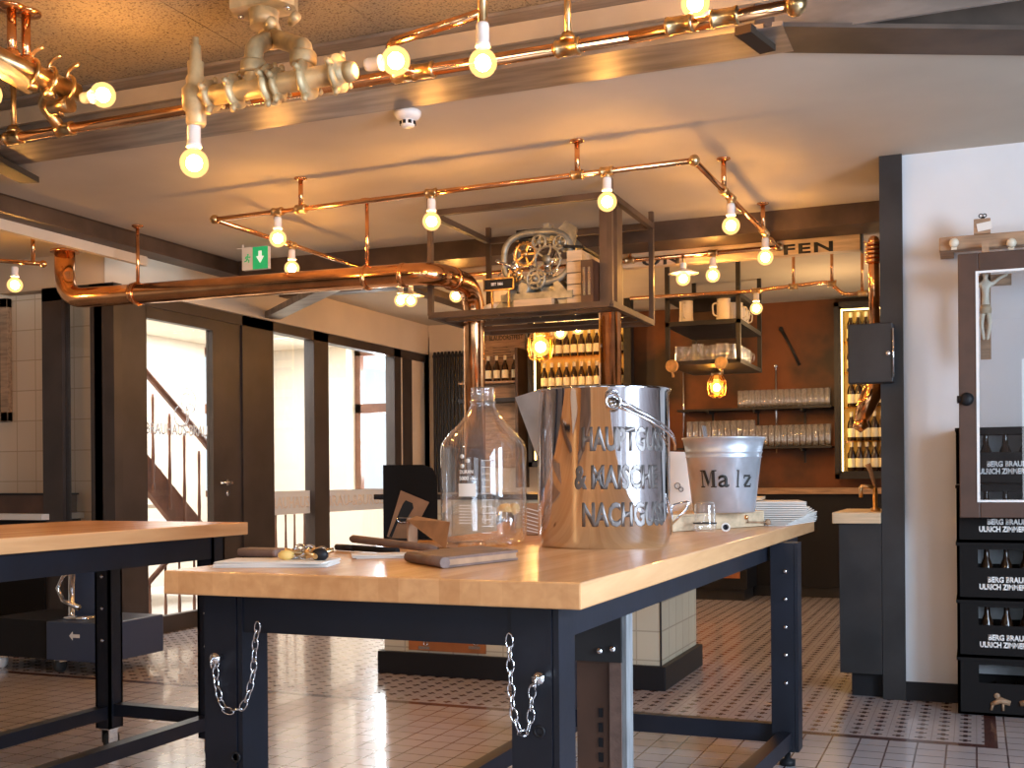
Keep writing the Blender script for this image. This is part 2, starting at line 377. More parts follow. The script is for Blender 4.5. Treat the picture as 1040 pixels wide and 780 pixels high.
# ceilings
struct('ceiling', MB().prism([(-4.86,4.10,ZC),(-.62,4.10,ZC),(3.2,5.9,ZC),(3.2,6.76,ZC),(-4.86,6.76,ZC)],(0,0,.08)), 'ceiling')
struct('ceiling_back', B((-5.45,6.76,ZB),(3.2,11,ZB+.08)), 'ceiling')
struct('ceiling_left', B((-9.5,-3,ZC-.03),(-5.02,5.95,ZC+.08)), 'plaster')
wc = MB()
for i in range(9):
    for j in range(4):
        x0=-4.95+i*.62+(.31 if j%2 else 0)-.3; wc.box((x0+.002,4.09-1.25*(j+1)+.002,ZW),(x0+.618,4.09-1.25*j-.002,ZW+.03))
struct('ceiling_front', wc, 'wool')
struct('ceiling_slab', B((-9.5,-3,ZW+.032),(3.2,4.3,ZW+.12)), 'black_matt')
M['brown_matt']=mat('brown_matt_paint',(.05,.034,.024),.95,spec=.05)
struct('ceiling_right', MB().prism([(-.62,-3,ZW-.02),(3.2,-3,ZW-.02),(3.2,5.95,ZW-.02),(-.62,4.15,ZW-.02)],(0,0,.018)), 'brown_matt')
# front steel beam running across (H section)
b1 = MB(); yb0,yb1=3.96,4.22
b1.box((-5.0,yb0,ZC-.012),(-.60,yb1,ZC+.004)); b1.box((-5.0,4.08,ZC),(3.2,4.095,ZW)); b1.box((-5.0,yb0,ZW-.018),(-.6,yb1,ZW-.004))
struct('trim_1', b1, 'beam_steel')
M['dim_plaster']=mat('dun_plaster',(.33,.27,.20),.85,noise=.15,nscale=3)
struct('trim_2', B((-5.0,4.045,2.775),(-.62,4.07,ZW-.02)), 'dim_plaster')
# second beam, running off diagonally to the right
d=Vector((.913,.43,0)).normalized(); p0=Vector((-.62,4.10,0)); q0=p0+d*4; p0=p0-d*.10
b2=MB(); b2.bar(p0+Vector((0,0,ZC-.003)),q0+Vector((0,0,ZC-.003)),.24,.016); b2.bar(p0+Vector((0,0,2.76)),q0+Vector((0,0,2.76)),.014,.19); b2.bar(p0+Vector((0,0,ZW-.02)),q0+Vector((0,0,ZW-.02)),.24,.016)
struct('trim_3', b2, 'brown_steel')
pl=MB(); e=at(768,38,z=ZC-.02); pl.bar(e+Vector((-.03,-.09,-.0)),e+Vector((.02,.12,0)),.06,.03)
struct('trim_4', pl, 'brown_matt')
# left beam running away from camera
b3=MB(); b3.box((-5.02,-3,2.56),(-4.86,6.9,2.575)); b3.box((-4.90,-3,2.575),(-4.88,6.9,ZC)); b3.box((-5.02,-3,ZC-.002),(-4.86,6.9,ZC+.012))
struct('trim_5', b3, 'brown_steel')
struct('trim_6', B((-5.03,-3,2.50),(-4.99,5.95,2.56)), 'plaster')
# bulkhead beams at back of the main room
struct('trim_7', MB().box((-4.86,6.76,2.56),(3.2,6.80,ZB)).box((-4.86,6.76,2.54),(3.2,7.06,2.56)), 'brown_steel')
struct('trim_8', B((-5.3,7.4,2.60),(-.5,7.5,ZB)), 'plaster')
# plaster bulkhead over the glass partition
struct('wall_left', MB().box((-5.50,5.97,2.41),(-5.36,YB,ZB)).box((-6.3,5.97,2.41),(-5.50,6.08,2.75)), 'plaster')
# tiled wall far left and its side
struct('wall_tiled', B((-9.5,6.3,0),(-5.55,6.42,2.75)), 'tile_left')
struct('wall_back', B((-5.50,YB,0),(3.2,YB+.12,ZB)), 'plaster')
struct('wall_right', B((-.33,5.85,.09),(3.2,5.97,ZC)), 'white_wall')
struct('baseboard_right', B((-.33,5.835,0),(3.2,5.97,.09)), 'black')
# shell behind and beside the camera, with big windows that let the daylight in
rs=MB(); 
for (y0,y1,z0,z1) in ((-3,-1.6,0,ZW),(-1.6,3.4,0,.75),(-1.6,3.4,2.45,ZW),(3.4,5.9,0,ZW),(.55,.75,.75,2.45)): rs.box((2.6,y0,z0),(2.72,y1,z1))
struct('wall_side', rs, 'rust')
rw=MB()
for (x0,x1,z0,z1) in ((-9.5,-3.6,0,ZW),(-3.6,1.9,0,.7),(-3.6,1.9,2.4,ZW),(1.9,2.7,0,ZW),(-2.3,-1.5,.7,2.4),(-.3,.5,.7,2.4)): rw.box((x0,-3.1,z0),(x1,-3.0,z1))
struct('wall_behind', rw, 'frame_dark')
struct('wall_outer', MB().box((-9.6,-3,0),(-9.5,11,2.75)), 'cream')

# ---------------------------------------------------------------- glass partition to the stairwell
XG=-5.42
t_fr=MB()
def gy(px,py=400): return at(px,py,x=XG).y
y0=5.97
ys={k:gy(k) for k in (145,205,215,245,275,316,331,398)}
def post(y0_,y1_,z1=2.41,x0=XG-.07,x1=XG+.03): t_fr.box((x0,y0_,0),(x1,y1_,z1))
post(y0,ys[145]); post(ys[245]-.02,ys[275]); post(ys[316],ys[331]); post(ys[398],ys[398]+.14)
t_fr.box((XG-.07,y0,2.33),(XG+.03,YB,2.42)); 
t_fr.box((XG-.07,ys[275],0),(XG+.03,YB,.08))
struct('wall_glass_end', B((XG-.12,ys[398]+.14,0),(XG+.01,YB,2.41)), 'plaster')
# front part facing the camera
xl=[at(k,400,y=y0).x for k in (43,63,96,116)]
t_fr.box((xl[0],y0,0),(xl[1],y0+.08,2.41)); t_fr.box((xl[2],y0,0),(xl[3],y0+.08,2.41)); t_fr.box((xl[0],y0,2.33),(xl[3],y0+.08,2.42)); t_fr.box((xl[0],y0,0),(xl[3],y0+.08,.1))
struct('trim_9', t_fr, 'frame_dark')
struct('window_1', B((xl[1],y0+.03,.1),(xl[2],y0+.036,2.33)), 'pane')
struct('window_2', B((XG-.03,ys[275],.08),(XG-.024,ys[316],2.33)), 'pane')
struct('window_3', B((XG-.03,ys[331],.08),(XG-.024,ys[398],2.33)), 'pane')
# frosted bands with cut-out lettering on the panes
for (a,b_,s,n) in ((275,316,'RAUHAUS','glass_band'),(331,398,'BRAU-&BURGER','glass_band')):
    t=thing(n, 'frosted band with pale lettering on the %s pane of the glass partition'%('left' if a==275 else 'right'), 'window film', (XG,ys[a],.85), 'frosted bands on the partition glass')
    obj('film', B((XG-.022,ys[a],.80),(XG-.020,ys[b_],1.00)), 'frost', t)
    text('lettering', s, (XG-.0195,ys[a]+.03,.85), (0,1,0), .10, 'paper', t, w=(ys[b_]-ys[a])*(.93), depth=.001)
# glazed door
dr=thing('door_1','dark framed glass door with chrome lever handle and etched lettering','door',(XG,ys[145],0)); dr['kind']='structure'
f=MB(); z1=2.33
yd0,yd1,yd2=ys[145],ys[215],ys[245]-.02
f.box((XG-.05,yd1,0),(XG+.012,yd2,z1)); f.box((XG-.05,yd0,0),(XG+.012,yd1,.12)); f.box((XG-.05,yd0,2.25),(XG+.012,yd1,z1)); f.box((XG-.05,yd0,0),(XG+.012,yd0+.03,z1))
obj('door_frame',f,'frame_dark',dr); obj('pane',B((XG-.03,yd0,.12),(XG-.024,yd1,2.25)),'pane',dr)
hd=MB(); hp=at(231,490,x=XG+.015); hd.lathe([(.026,0),(.026,.008),(.01,.012),(.01,.05)],hp,16,(1,0,0)); hd.tube([hp+Vector((.045,0,0)),hp+Vector((.05,-.06,0)),hp+Vector((.048,-.14,-.003))],.009)
hd.lathe([(.022,0),(.022,.007),(0,.007)],hp+Vector((0,0,-.085)),16,(1,0,0))
obj('door_handle',hd,'chrome',dr,'chrome lever handle')
text('lettering','BRAUHAUS-BRAU',(XG-.02,yd0+.05,1.43),(0,1,0),.085,'frost',dr,w=(yd1-yd0)*.9,depth=.001)
lg=MB(); lp=Vector((XG-.021,(yd0+yd1)/2+.1,1.62))
for k in range(5): lg.arc(lp+Vector((0,.06*math.cos(k*1.3),.07*math.sin(k*1.9))),.05+.012*k,.0035,(0,1,0),(0,0,1),k,k+4.2,12,5)
obj('etched_emblem',lg,'frost',dr)
# ---------------------------------------------------------------- stairwell
struct('floor_stair', B((-7.6,6.42,0),(-5.5,YB,.03)), 'paper')
struct('ceiling_stair', B((-9.5,6.42,2.55),(-5.5,11,2.6)), 'cream')
xw0,xw1=at(352,400,y=YB).x, at(430,400,y=YB).x
sw=MB(); z0w,z1w=at(360,503,y=YB).z, at(360,353,y=YB).z
XW2=-7.6
for (a,b_,c,d_) in ((XW2,xw0,0,2.6),(xw0,xw1,0,z0w),(xw0,xw1,z1w,2.6),(xw1,-5.35,0,2.6)): sw.box((a,YB,c),(b_,YB+.35,d_))
struct('wall_stair_back', sw, 'cream')
yq0,yq1=at(208,400,x=XW2).y, at(285,400,x=XW2).y; zq0,zq1=at(280,503,x=XW2).z, at(280,362,x=XW2).z
s2=MB(); 
for (a,b_,c,d_) in ((6.42,yq0,0,2.6),(yq0,yq1,0,zq0),(yq0,yq1,zq1,2.6),(yq1,YB+.35,0,2.6)): s2.box((XW2-.35,a,c),(XW2,b_,d_))
struct('wall_stair_side', s2, 'cream')
def window(n, a, b_, z0_, z1_, plane, along):
    w=thing(n,'brown wooden casement window with white blind box in the stairwell','window',(0,0,0)); w['kind']='structure'
    mb=MB(); g=MB()
    def bx(u0,u1,w0,w1,t0,t1): 
        return ((u0,plane+t0,w0),(u1,plane+t1,w1)) if along=='x' else ((plane-t0,u0,w0),(plane-t1,u1,w1))
    e=.07
    for (u0,u1,w0,w1) in ((a,a+e,z0_,z1_),(b_-e,b_,z0_,z1_),(a,b_,z0_,z0_+e),(a,b_,z1_-e,z1_),(a,b_,(z0_+z1_)/2+.1,(z0_+z1_)/2+.2)): mb.box(*bx(u0,u1,w0,w1,.18,.25))
    mid=(a+b_)/2; mb.box(*bx(mid-.03,mid+.03,z0_,(z0_+z1_)/2+.1,.17,.24))
    obj('window_frame',mb,'redwood',w); obj('pane',MB().box(*bx(a+e,b_-e,z0_+e,z1_-e,.21,.215)),'pane',w)
    hh=MB().box(*bx(mid-.01,mid+.01,(z0_+z1_)/2-.1,(z0_+z1_)/2+.02,.13,.16)); obj('window_handle',hh,'chrome',w); return w
window('window_4',xw0,xw1,z0w,z1w,YB,'x')
window('window_5',yq0,yq1,zq0,zq1,XW2,'y')
# staircase, seen through the door glass
st=thing('staircase','reddish brown wooden staircase with turned balusters behind the glass door','staircase',(-6.4,7.5,0))
xs=-6.35
r0,r1=at(148,378,x=xs),at(225,470,x=xs); s0,s1=at(140,452,x=xs),at(222,556,x=xs)
dy=r1.y-r0.y; slope=(r1.z-r0.z)/dy
mb=MB(); mb.prism([s0+Vector((0,0,.02)),s1+Vector((0,0,.06)),s1+Vector((0,0,-.30)),s0+Vector((0,0,-.28))],(-.05,0,0)); objs('stringer',mb,'redwood',st)
mb=MB(); mb.prism([s0+Vector((-.9,0,.02)),s1+Vector((-.9,0,.06)),s1+Vector((-.9,0,-.30)),s0+Vector((-.9,0,-.28))],(-.05,0,0)); objs('stringer',mb,'redwood',st)
obj('handrail',MB().tube([r0-Vector((0,.25,-.2)),r0,r0*.5+r1*.5+Vector((0,0,.01)),r1,r1+Vector((0,.3,-.36))],.032,8),'redwood',st)
tr=MB()
for k in range(7):
    t=k/6; p=s0.lerp(s1,t); tr.box((xs-.92,p.y-.11,p.z-.08),(xs-.02,p.y+.14,p.z-.045))
obj('tread',tr,'paper',st,'pale stair treads')
for px_,pt,pb in ((155,400,500),(172,420,518),(187,440,535),(202,458,548),(216,474,556)):
    a=at(px_,pt,x=xs+.02); b_=at(px_,pb,x=xs+.02); b_.y=a.y
    obj('baluster',MB().lathe([(.011,0),(.014,.04),(.010,.1),(.016,.3),(.010,.5),(.014,max(.55,a.z-b_.z-.04)),(.011,a.z-b_.z)],(a.x,a.y,b_.z),8),'redwood',st)
# lower flight going down: rail with balusters by the partition
lo=thing('stair_railing','brown stair railing with thin balusters seen low behind the door glass','railing',(-5.9,7,0))
xr=-5.9
ra,rb=at(140,604,x=xr),at(182,556,x=xr)
obj('handrail',MB().tube([ra,rb,rb+Vector((0,.25,0)),at(330,500,x=xr)],.022,8),'redwood',lo)
for px_,pt in ((152,590),(168,572),(182,560),(197,558),(280,516),(290,515),(299,514),(309,513)):
    a=at(px_,pt,x=xr); obj('baluster',MB().lathe([(.010,0),(.014,.1),(.009,.2),(.014,a.z*.5),(.009,a.z*.8),(.012,a.z)],(xr,a.y,0),8),'redwood',lo)
# ------------------------------------------------------------------ right dark column + hatch + low cabinet
xc=[at(k,400,y=5.85).x for k in (895,918)]
struct('trim_10', B((xc[0],5.82,0),(xc[1],6.4,ZC)), 'steel_dark')
hb=thing('electrical_box','dark grey steel box with round lock on the dark column','box',at(885,388,y=5.9))
a=at(862,331,y=5.8);b_=at(908,389,y=5.8)
obj('body',B((a.x,5.74,b_.z),(b_.x,5.82,a.z),bev=.006),'steel_dark',hb)
obj('lock',MB().lathe([(.012,0),(.012,.012),(0,.014)],at(902,359,y=5.74),12,(0,-1,0)),'chrome',hb)
obj('pull_rail',MB().tube([at(907,333,y=5.73)+Vector((0,0,0)),at(907.5,383,y=5.73)],.004,6),'chrome',hb)
lc=thing('bar_cabinet','dark low cabinet with thick wooden top beside the white wall','cabinet',(-.5,5.9,0))
cx0=at(853,650,y=5.82).x; cx1=xc[0]
obj('body',B((cx0,5.82,.12),(cx1-.002,6.42,.86)),'steel_dark',lc); obj('plinth',B((cx0+.05,5.88,0),(cx1-.002,6.42,.12)),'black',lc)
obj('countertop',B((cx0-.03,5.79,.86),(cx1-.002,6.45,.915),bev=.005),'palewood',lc,'pale wooden top')
tp=thing('brass_tap','old brass spigot with wooden lever on the dark cabinet top','tap',at(890,518,y=6.0))
q=at(889,518,y=6.0); q.z=.915
obj('base',MB().lathe([(.025,0),(.025,.015),(.012,.02),(.012,.12)],q,14),'brass',tp)
obj('spout',MB().tube(fillet([q+Vector((0,0,.12)),q+Vector((-.07,0,.13)),q+Vector((-.07,0,.07))],.02),.010),'brass',tp)
objs('lever',MB().tube([q+Vector((0,0,.12)),q+Vector((-.02,0,.2)),q+Vector((-.035,0,.24))],[.008,.012,.015]),'oldwood',tp)
# short copper downpipe with wound coil beside the column
cp=thing('copper_downpipe','vertical copper pipe with coiled top beside the dark column','pipe',at(887,330,y=6.2))
a=at(888,329,y=6.2);b_=at(888,245,y=6.2)
obj('pipe',MB().tube([(a.x,6.2,a.z),(a.x,6.2,b_.z)],.028,14),'copper',cp)
mb=MB()
for k in range(5): mb.ring((a.x,6.2,b_.z-.015-.022*k),.033,.010)
mb.sphere((a.x,6.2,b_.z),.03,12); obj('coil',mb,'copper',cp)
cs=thing('copper_swan_neck','old dark copper vessel spout hanging under the grey box','vessel',at(880,420,y=6.2))
mb=MB(); pts=[at(892,386,y=6.25),at(886,398,y=6.25),at(880,412,y=6.25),at(874,428,y=6.25)]; mb.tube(pts,[.03,.055,.05,.035],14)
mb.lathe([(.035,0),(.045,-.03),(.0,-.06)],pts[-1],12,(0,0,1)); mb.tube([pts[0],at(893,370,y=6.25)],.02); obj('body',mb,'copper',cs)

# ================================================================== MAIN TABLE
TX0,TX1,TY0,TY1,TZ=-1.665,-.690,2.03,5.22,.90
mt=thing('work_table','large work table with pale wooden top and blue-black steel legs in the foreground','table',(-1.17,2.03,0))
XF=at(827,527,y=TY1).x; tt=B((TX0,TY0,TZ-.052),(TX1,TY1,TZ),bev=.004)
for v in tt.v:
    if v.x>-1 and v.y>3: v.x+=XF-TX1
obj('tabletop',tt,'wood',mt,'pale laminated wooden top')
zt=TZ-.054; LX=(-1.61,-.862)
for (a,b_) in (((LX[0]+.09,TY0+.078,zt-.085),(LX[1],TY0+.12,zt)),((TX0+.05,TY0+.08,zt-.085),(TX0+.09,TY1-.15,zt)),((TX0+.05,TY1-.2,zt-.085),(TX1-.11,TY1-.15,zt))):
    obj('apron',B(a,b_),'blue_steel',mt)
FY=4.33
def tleg(x,y):
    mb=MB(); w=.10; zb=.06
    mb.box((x,y,zb),(x+w-.014,y+.10,zt)); mb.box((x+w-.012,y+.003,zb),(x+w,y+.10,zt)); mb.box((x+w-.014,y+.006,zb),(x+w-.012,y+.09,zt))
    o=obj('leg',mb,'blue_steel',mt)
    m2=MB(); m2.lathe([(.03,0),(.03,.02),(.012,.025),(.012,.07)],(x+w/2,y+.05,0),14); obj('foot',m2,'black',o)
    bo=MB()
    for k in range(5 if y>3 else 0): bo.lathe([(.008,0),(.008,.004),(.005,.007),(0,.008)],(x+w*.55,y,.32+.105*k),10,(0,-1,0))
    if y>3: objs('bolt',bo,'chrome',o)
    return o
XR=at(783,650,y=4.33).x; FY=4.33
lg1=tleg(LX[0],2.10); lg2=tleg(LX[1],2.10); tleg(LX[0],FY); tleg(XR,FY)
obj('apron',MB().bar((LX[1]+.085,2.2,zt-.035),(TX1-.045,TY1-.15,zt-.035),.03,.07),'blue_steel',mt)
obj('stretcher',MB().bar((LX[0]+.05,2.2,.105),(LX[0]+.05,FY,.105),.05,.06),'blue_steel',mt); obj('stretcher',MB().bar((LX[1]+.05,2.2,.105),(XR+.05,FY,.105),.05,.06),'blue_steel',mt)
obj('stretcher',B((LX[0]+.1,FY+.03,.085),(XR,FY+.075,.155)),'blue_steel',mt)
# cap plates and pegs with chains on the two front legs
def chain(pts, parent, r=.0017, ln=.032):
    pts=[Vector(p) for p in pts]; mb=MB(); acc=[0]
    for a,b_ in zip(pts,pts[1:]): acc.append(acc[-1]+(b_-a).length)
    L_=acc[-1]; n=int(L_/(ln*.72)); 
    def P(s):
        s=min(max(s,0),L_-1e-6)
        for i in range(len(acc)-1):
            if s<=acc[i+1]: return pts[i].lerp(pts[i+1],(s-acc[i])/max(1e-9,(acc[i+1]-acc[i])))
    for k in range(n):
        c=P((k+.5)*L_/n); t=(P((k+1)*L_/n)-P(k*L_/n)).normalized(); w=Vector((0,1,0)) if k%2 else t.cross(Vector((0,1,0)))
        if w.length<.1: w=Vector((1,0,0))
        w.normalize(); w=(w-t*w.dot(t)).normalized()
        mb.tube([c+t*(math.cos(th)*ln*.5)+w*(math.sin(th)*ln*.24) for th in [i*math.pi/5 for i in range(10)]],r,5,closed=True)
    return obj('chain',mb,'chrome',parent,'thin steel chain')
yc=2.09
lx1=at(222,668,y=yc); chain([at(262,633,y=yc-.02),at(259,655,y=yc),at(257,685,y=yc),at(251,710,y=yc),at(245,720,y=yc),at(230,722,y=yc),at(224,712,y=yc),at(220,695,y=yc),at(219,680,y=yc),lx1],mt)
lx2=at(549,688,y=yc); chain([at(517,645,y=yc-.03),at(518,670,y=yc-.03),at(519,700,y=yc-.03),at(522,728,y=yc-.03),at(529,745,y=yc-.02),at(536,744,y=yc),at(539,730,y=yc),at(540,712,y=yc),at(541,697,y=yc),lx2],mt)
for p in (lx1,lx2): obj('peg',MB().lathe([(.008,0),(.008,.02),(.013,.022),(.013,.03),(0,.034)],p+Vector((0,.014,0)),14,(0,-1,0)).ring(p+Vector((-.006,-.012,-.008)),.013,.0025,(1,.3,0)),'chrome',mt)
for q in (at(237,770,y=yc),at(546,744,y=yc)): objs('peg_hole',MB().ring(q+Vector((0,.009,0)),.010,.003,(0,1,0)).lathe([(.010,0),(.010,.002)],q+Vector((0,.012,0)),14,(0,-1,0)),'black',mt)
# slotted wooden post under the table
yp=2.62
wp=thing('support_post','dark slotted wooden post with pale daylit-coloured edge under the front table','post',(-.95,yp,0))
xa,xb=at(586,700,y=yp).x, at(632,700,y=yp).x
obj('post',B((xa,yp,0),(xb,yp+.08,zt)),'brownwood',wp); obj('daylit_board',MB().box((xb,yp-.005,0),(xb+.012,yp+.05,zt-.02)),'daylit_wood',wp,'side board coloured pale as if daylit')  # window light on the post's right side is put into the paler grey
zp0=at(600,672,y=yp-.02).z; obj('bracket_plate',B((xa-.004,yp-.014,zp0),(xb+.002,yp-.002,zt)),'steel_dark',wp)
objs('bolt',MB().lathe([(.008,0),(.008,.005),(0,.008)],at(609,661,y=yp-.015),10,(0,-1,0)).lathe([(.008,0),(.008,.005),(0,.008)],at(622,659,y=yp-.015),10,(0,-1,0)),'chrome',wp)
sl=MB(); 
for k in range(14): sl.box((xa+.055,yp-.003,.05+k*.036),(xa+.066,yp,.072+k*.036))
objs('slot',sl,'black',wp); obj('wood_strip',B((at(620,700,y=yp).x,yp-.008,0),(xb,yp,zp0)),'leather',wp,'brown wooden strip')

# ================================================================== LEFT TABLE
LZ=.93; lx0,lx1_=-3.55,-2.70; ly1=at(252,528,x=lx1_).y; ly0=.9
lt=thing('work_table','left work table with pale wooden top and blue steel frame on castors','table',(-3.1,2,0))
obj('tabletop',B((lx0,ly0,LZ-.05),(lx1_,ly1,LZ),bev=.004),'wood',lt)
zl=LZ-.052
for (a,b_) in (((lx1_-.10,ly0+.1,zl-.085),(lx1_-.05,ly1-.12,zl)),((lx0+.05,ly0+.1,zl-.085),(lx0+.1,ly1-.12,zl)),((lx0+.05,ly1-.16,zl-.085),(lx1_-.05,ly1-.12,zl))): obj('apron',B(a,b_),'blue_steel',lt)
def castor(x,y,parent):
    mb=MB(); mb.box((x-.03,y-.03,.085),(x+.03,y+.03,.092)); mb.box((x-.02,y-.025,.03),(x-.016,y+.025,.085)); mb.box((x+.016,y-.025,.03),(x+.02,y+.025,.085)); o=obj('castor',mb,'chrome',parent)
    obj('wheel',MB().lathe([(.01,-.014),(.036,-.012),(.036,.012),(.01,.014)],(x,y+.01,.036),20,(1,0,0)),'rubber',o)
for x,y in ((lx1_-.12,ly1-.17),(at(105,600,y=ly1-.12).x,ly1-.17),(lx1_-.12,ly0+.2),(lx0+.05,ly0+.2)):
    w=.075; mb=MB(); mb.box((x,y,.09),(x+w,y+.01,zl)); mb.box((x+w-.01,y,.09),(x+w,y+w,zl)); mb.box((x,y,.09),(x+.01,y+w,zl)); mb.box((x,y+w-.01,.09),(x+w,y+w,zl)); o=obj('leg',mb,'blue_steel',lt); castor(x+w/2,y+w/2,o)
    bo=MB()
    for k in range(3): bo.lathe([(.008,0),(.008,.004),(0,.006)],(x+w/2,y,.45+.13*k),8,(0,-1,0))
    objs('bolt',bo,'chrome',o)
xf=at(105,600,y=ly1-.12).x
obj('stretcher',B((lx1_-.11,ly0+.2,.13),(lx1_-.06,ly1-.12,.18)),'blue_steel',lt); obj('stretcher',B((xf+.01,ly0+.2,.13),(xf+.06,ly1-.12,.18)),'blue_steel',lt); obj('stretcher',B((xf+.06,ly1-.15,.14),(lx1_-.11,ly1-.1,.19)),'blue_steel',lt)

# ================================================================== ISLAND
isl=thing('brewing_island','tiled bar block with black plinth and a rust-brown hatch behind the tables','island',(-2.3,5.65,0))
IX0,IX1,IY0,IY1=-3.11,-1.50,5.68,6.48
obj('body',B((IX0,IY0,.12),(IX1,IY1,.98)),'tile',isl,'beige and grey glazed tiles'); obj('plinth',B((IX0-.03,IY0-.03,0),(IX1+.03,IY1+.03,.125),bev=.004),'black',isl)
obj('worktop',B((IX0-.02,IY0-.02,.98),(IX1+.02,IY1+.02,1.01),bev=.004),'steel_dark',isl)
a=at(416,640,y=IY0);b_=at(494,664,y=IY0)
hz1=.42; o=obj('hatch',B((a.x,IY0-.012,b_.z),(b_.x,IY0-.001,hz1)),'redpaper',isl,'rust-brown metal hatch')
hg=MB()
for px_ in (431,482): p=at(px_,657,y=IY0-.012); hg.box(p+Vector((-.035,-.006,-.012)),p+Vector((.035,0,.004))); hg.ring(p+Vector((.01,-.006,.02)),.012,.003,(0,1,0),14,5)
objs('hinge',hg,'chrome',o)
obj('corner_strip',MB().box((IX1-.004,IY0-.004,.12),(IX1+.004,IY0+.004,.98)),'steel_dark',isl)
# copper columns
big=thing('copper_vent_pipe','large shiny copper pipe running from the left wall to the tiled bar block','pipe',(-3,5.6,1))
PZ=at(370,283,y=5.55).z; PR=.062
cx1_=at(482,400,y=6.05).x
xL=at(66,290,y=5.55).x
run=fillet([(xL,5.55,2.56),(xL,5.55,PZ+.03),(cx1_,5.55,PZ+.0),(cx1_,6.05,PZ-.0),(cx1_,6.05,1.012)],.17,8)
obj('pipe',MB().tube(run,PR,24),'copper',big)
fl=MB(); fl.lathe([(PR+.025,0),(PR+.025,.012),(PR+.004,.02)],(xL,5.55,2.54),24)
for q,ax in (((at(137,292,y=5.55).x,5.55,PZ+.025),(1,0,0)),((at(373,284,y=5.55).x,5.55,PZ),(1,0,0)),((cx1_-.2,5.55,PZ),(1,0,0)),((cx1_,5.75,PZ),(0,1,0)),((cx1_,6.05,PZ-.2),(0,0,1))): fl.lathe([(PR+.001,-.014),(PR+.006,-.012),(PR+.006,.012),(PR+.001,.014)],q,24,ax)
objs('collar',fl,'copper',big)
for px_,py_ in ((140,233),(373,207)):
    p=at(px_,py_+45,y=5.55); zz=ZC if p.x>-4.86 else 2.56
    obj('hanging_rod',MB().tube([(p.x,5.55,PZ+PR-.01),(p.x,5.55,zz)],.011,8).lathe([(.035,0),(.035,-.008),(.012,-.02)],(p.x,5.55,zz),14).ring((p.x,5.55,PZ+(.024 if px_<200 else .006)),PR+.006,.006,(1,0,0)),'copper',big)
c2=thing('copper_column','vertical shiny copper column with window slots rising behind the steel bucket','pipe',(-1.8,5.95,1))
xc2=at(620,390,y=5.95).x; zc2=at(620,303,y=5.95).z
obj('pipe',MB().lathe([(.062,1.012),(.062,zc2),(.07,zc2+.005),(.07,zc2+.02)],(xc2,5.95,0),28),'copper',c2)
obj('sight_glass',MB().box((xc2-.045,5.88,1.72),(xc2-.015,5.895,1.96),bev=.004),'amber',c2,'narrow glass sight slot')
# ---------------------------------------------------------------- hanging steel frame with the old machine
FX0,FX1,FY0,FY1,FZ0,FZ1=-2.80,-1.755,5.68,6.50,2.005,2.575
hf=thing('hanging_steel_frame','brown steel frame hung above the bar block, carrying the old machine','frame',(-2.3,6.1,2))
pm=MB()
s_=.028
for x in (FX0,FX1):
    for y in (FY0,FY1):
        obj('post',MB().box((x-s_/2,y-s_/2,FZ0),(x+s_/2,y+s_/2,ZC if y<6.7 else ZB)),'brown_steel',hf)
for z in (FZ0,FZ1):
    for (a,b_) in (((FX0,FY0,z),(FX1,FY0,z)),((FX0,FY1,z),(FX1,FY1,z)),((FX0,FY0,z),(FX0,FY1,z)),((FX1,FY0,z),(FX1,FY1,z))): obj('rail',MB().bar(a,b_,.032,.032),'brown_steel',hf)
for k in range(3):
    yk=FY0+.16+(FY1-FY0-.36)*k/2; obj('cross_bar',B((FX0+.016,yk,FZ0-.012),(FX1-.016,yk+.045,FZ0+.012)),'brown_steel',hf)
xp=at(620,260,y=5.9).x
obj('thick_post',B((xp-.05,5.86,FZ0+.013),(xp+.05,5.96,2.57)),'brown_steel',hf)
mc=thing('old_machine','old grey cast iron machine with ring frame, cogs and levers on the hanging frame','machine',(-2.3,6.0,2.02))
mx=at(553,270,y=5.95); zb_=FZ0+.017; mcx,mcy=mx.x,5.95
mb=MB(); mb.box((mcx-.20,mcy-.16,zb_+.05),(mcx+.22,mcy+.16,zb_+.09)); mb.tube([(mcx-.24,mcy-.12,zb_),(mcx-.16,mcy-.12,zb_+.05),(mcx-.10,mcy-.10,zb_+.16)],.02); mb.tube([(mcx+.24,mcy-.12,zb_),(mcx+.17,mcy-.12,zb_+.05),(mcx+.10,mcy-.10,zb_+.16)],.02)
for sx in (-1,1):
    mb.prism([(mcx+sx*.26,mcy-.14,zb_),(mcx+sx*.14,mcy-.14,zb_),(mcx+sx*.10,mcy-.14,zb_+.14),(mcx+sx*.13,mcy-.14,zb_+.15)],(0,.03,0)); mb.prism([(mcx+sx*.26,mcy+.12,zb_),(mcx+sx*.14,mcy+.12,zb_),(mcx+sx*.10,mcy+.12,zb_+.14),(mcx+sx*.13,mcy+.12,zb_+.15)],(0,.03,0))
obj('base',mb,'cast',mc)
rc=Vector((mcx,mcy-.12,2.31)); mb=MB(); 
def oval(c,a_,b__,r,y=0,n=32): return [Vector((c.x+a_*math.copysign(abs(math.cos(t))**.7,math.cos(t)),c.y+y,c.z+b__*math.copysign(abs(math.sin(t))**.7,math.sin(t)))) for t in [2*math.pi*i/n for i in range(n)]]
mb.tube(oval(rc,.195,.140,0),.019,8,closed=True); mb.tube(oval(rc,.195,.140,0,.2),.019,8,closed=True); obj('ring_frame',mb,'cast',mc)
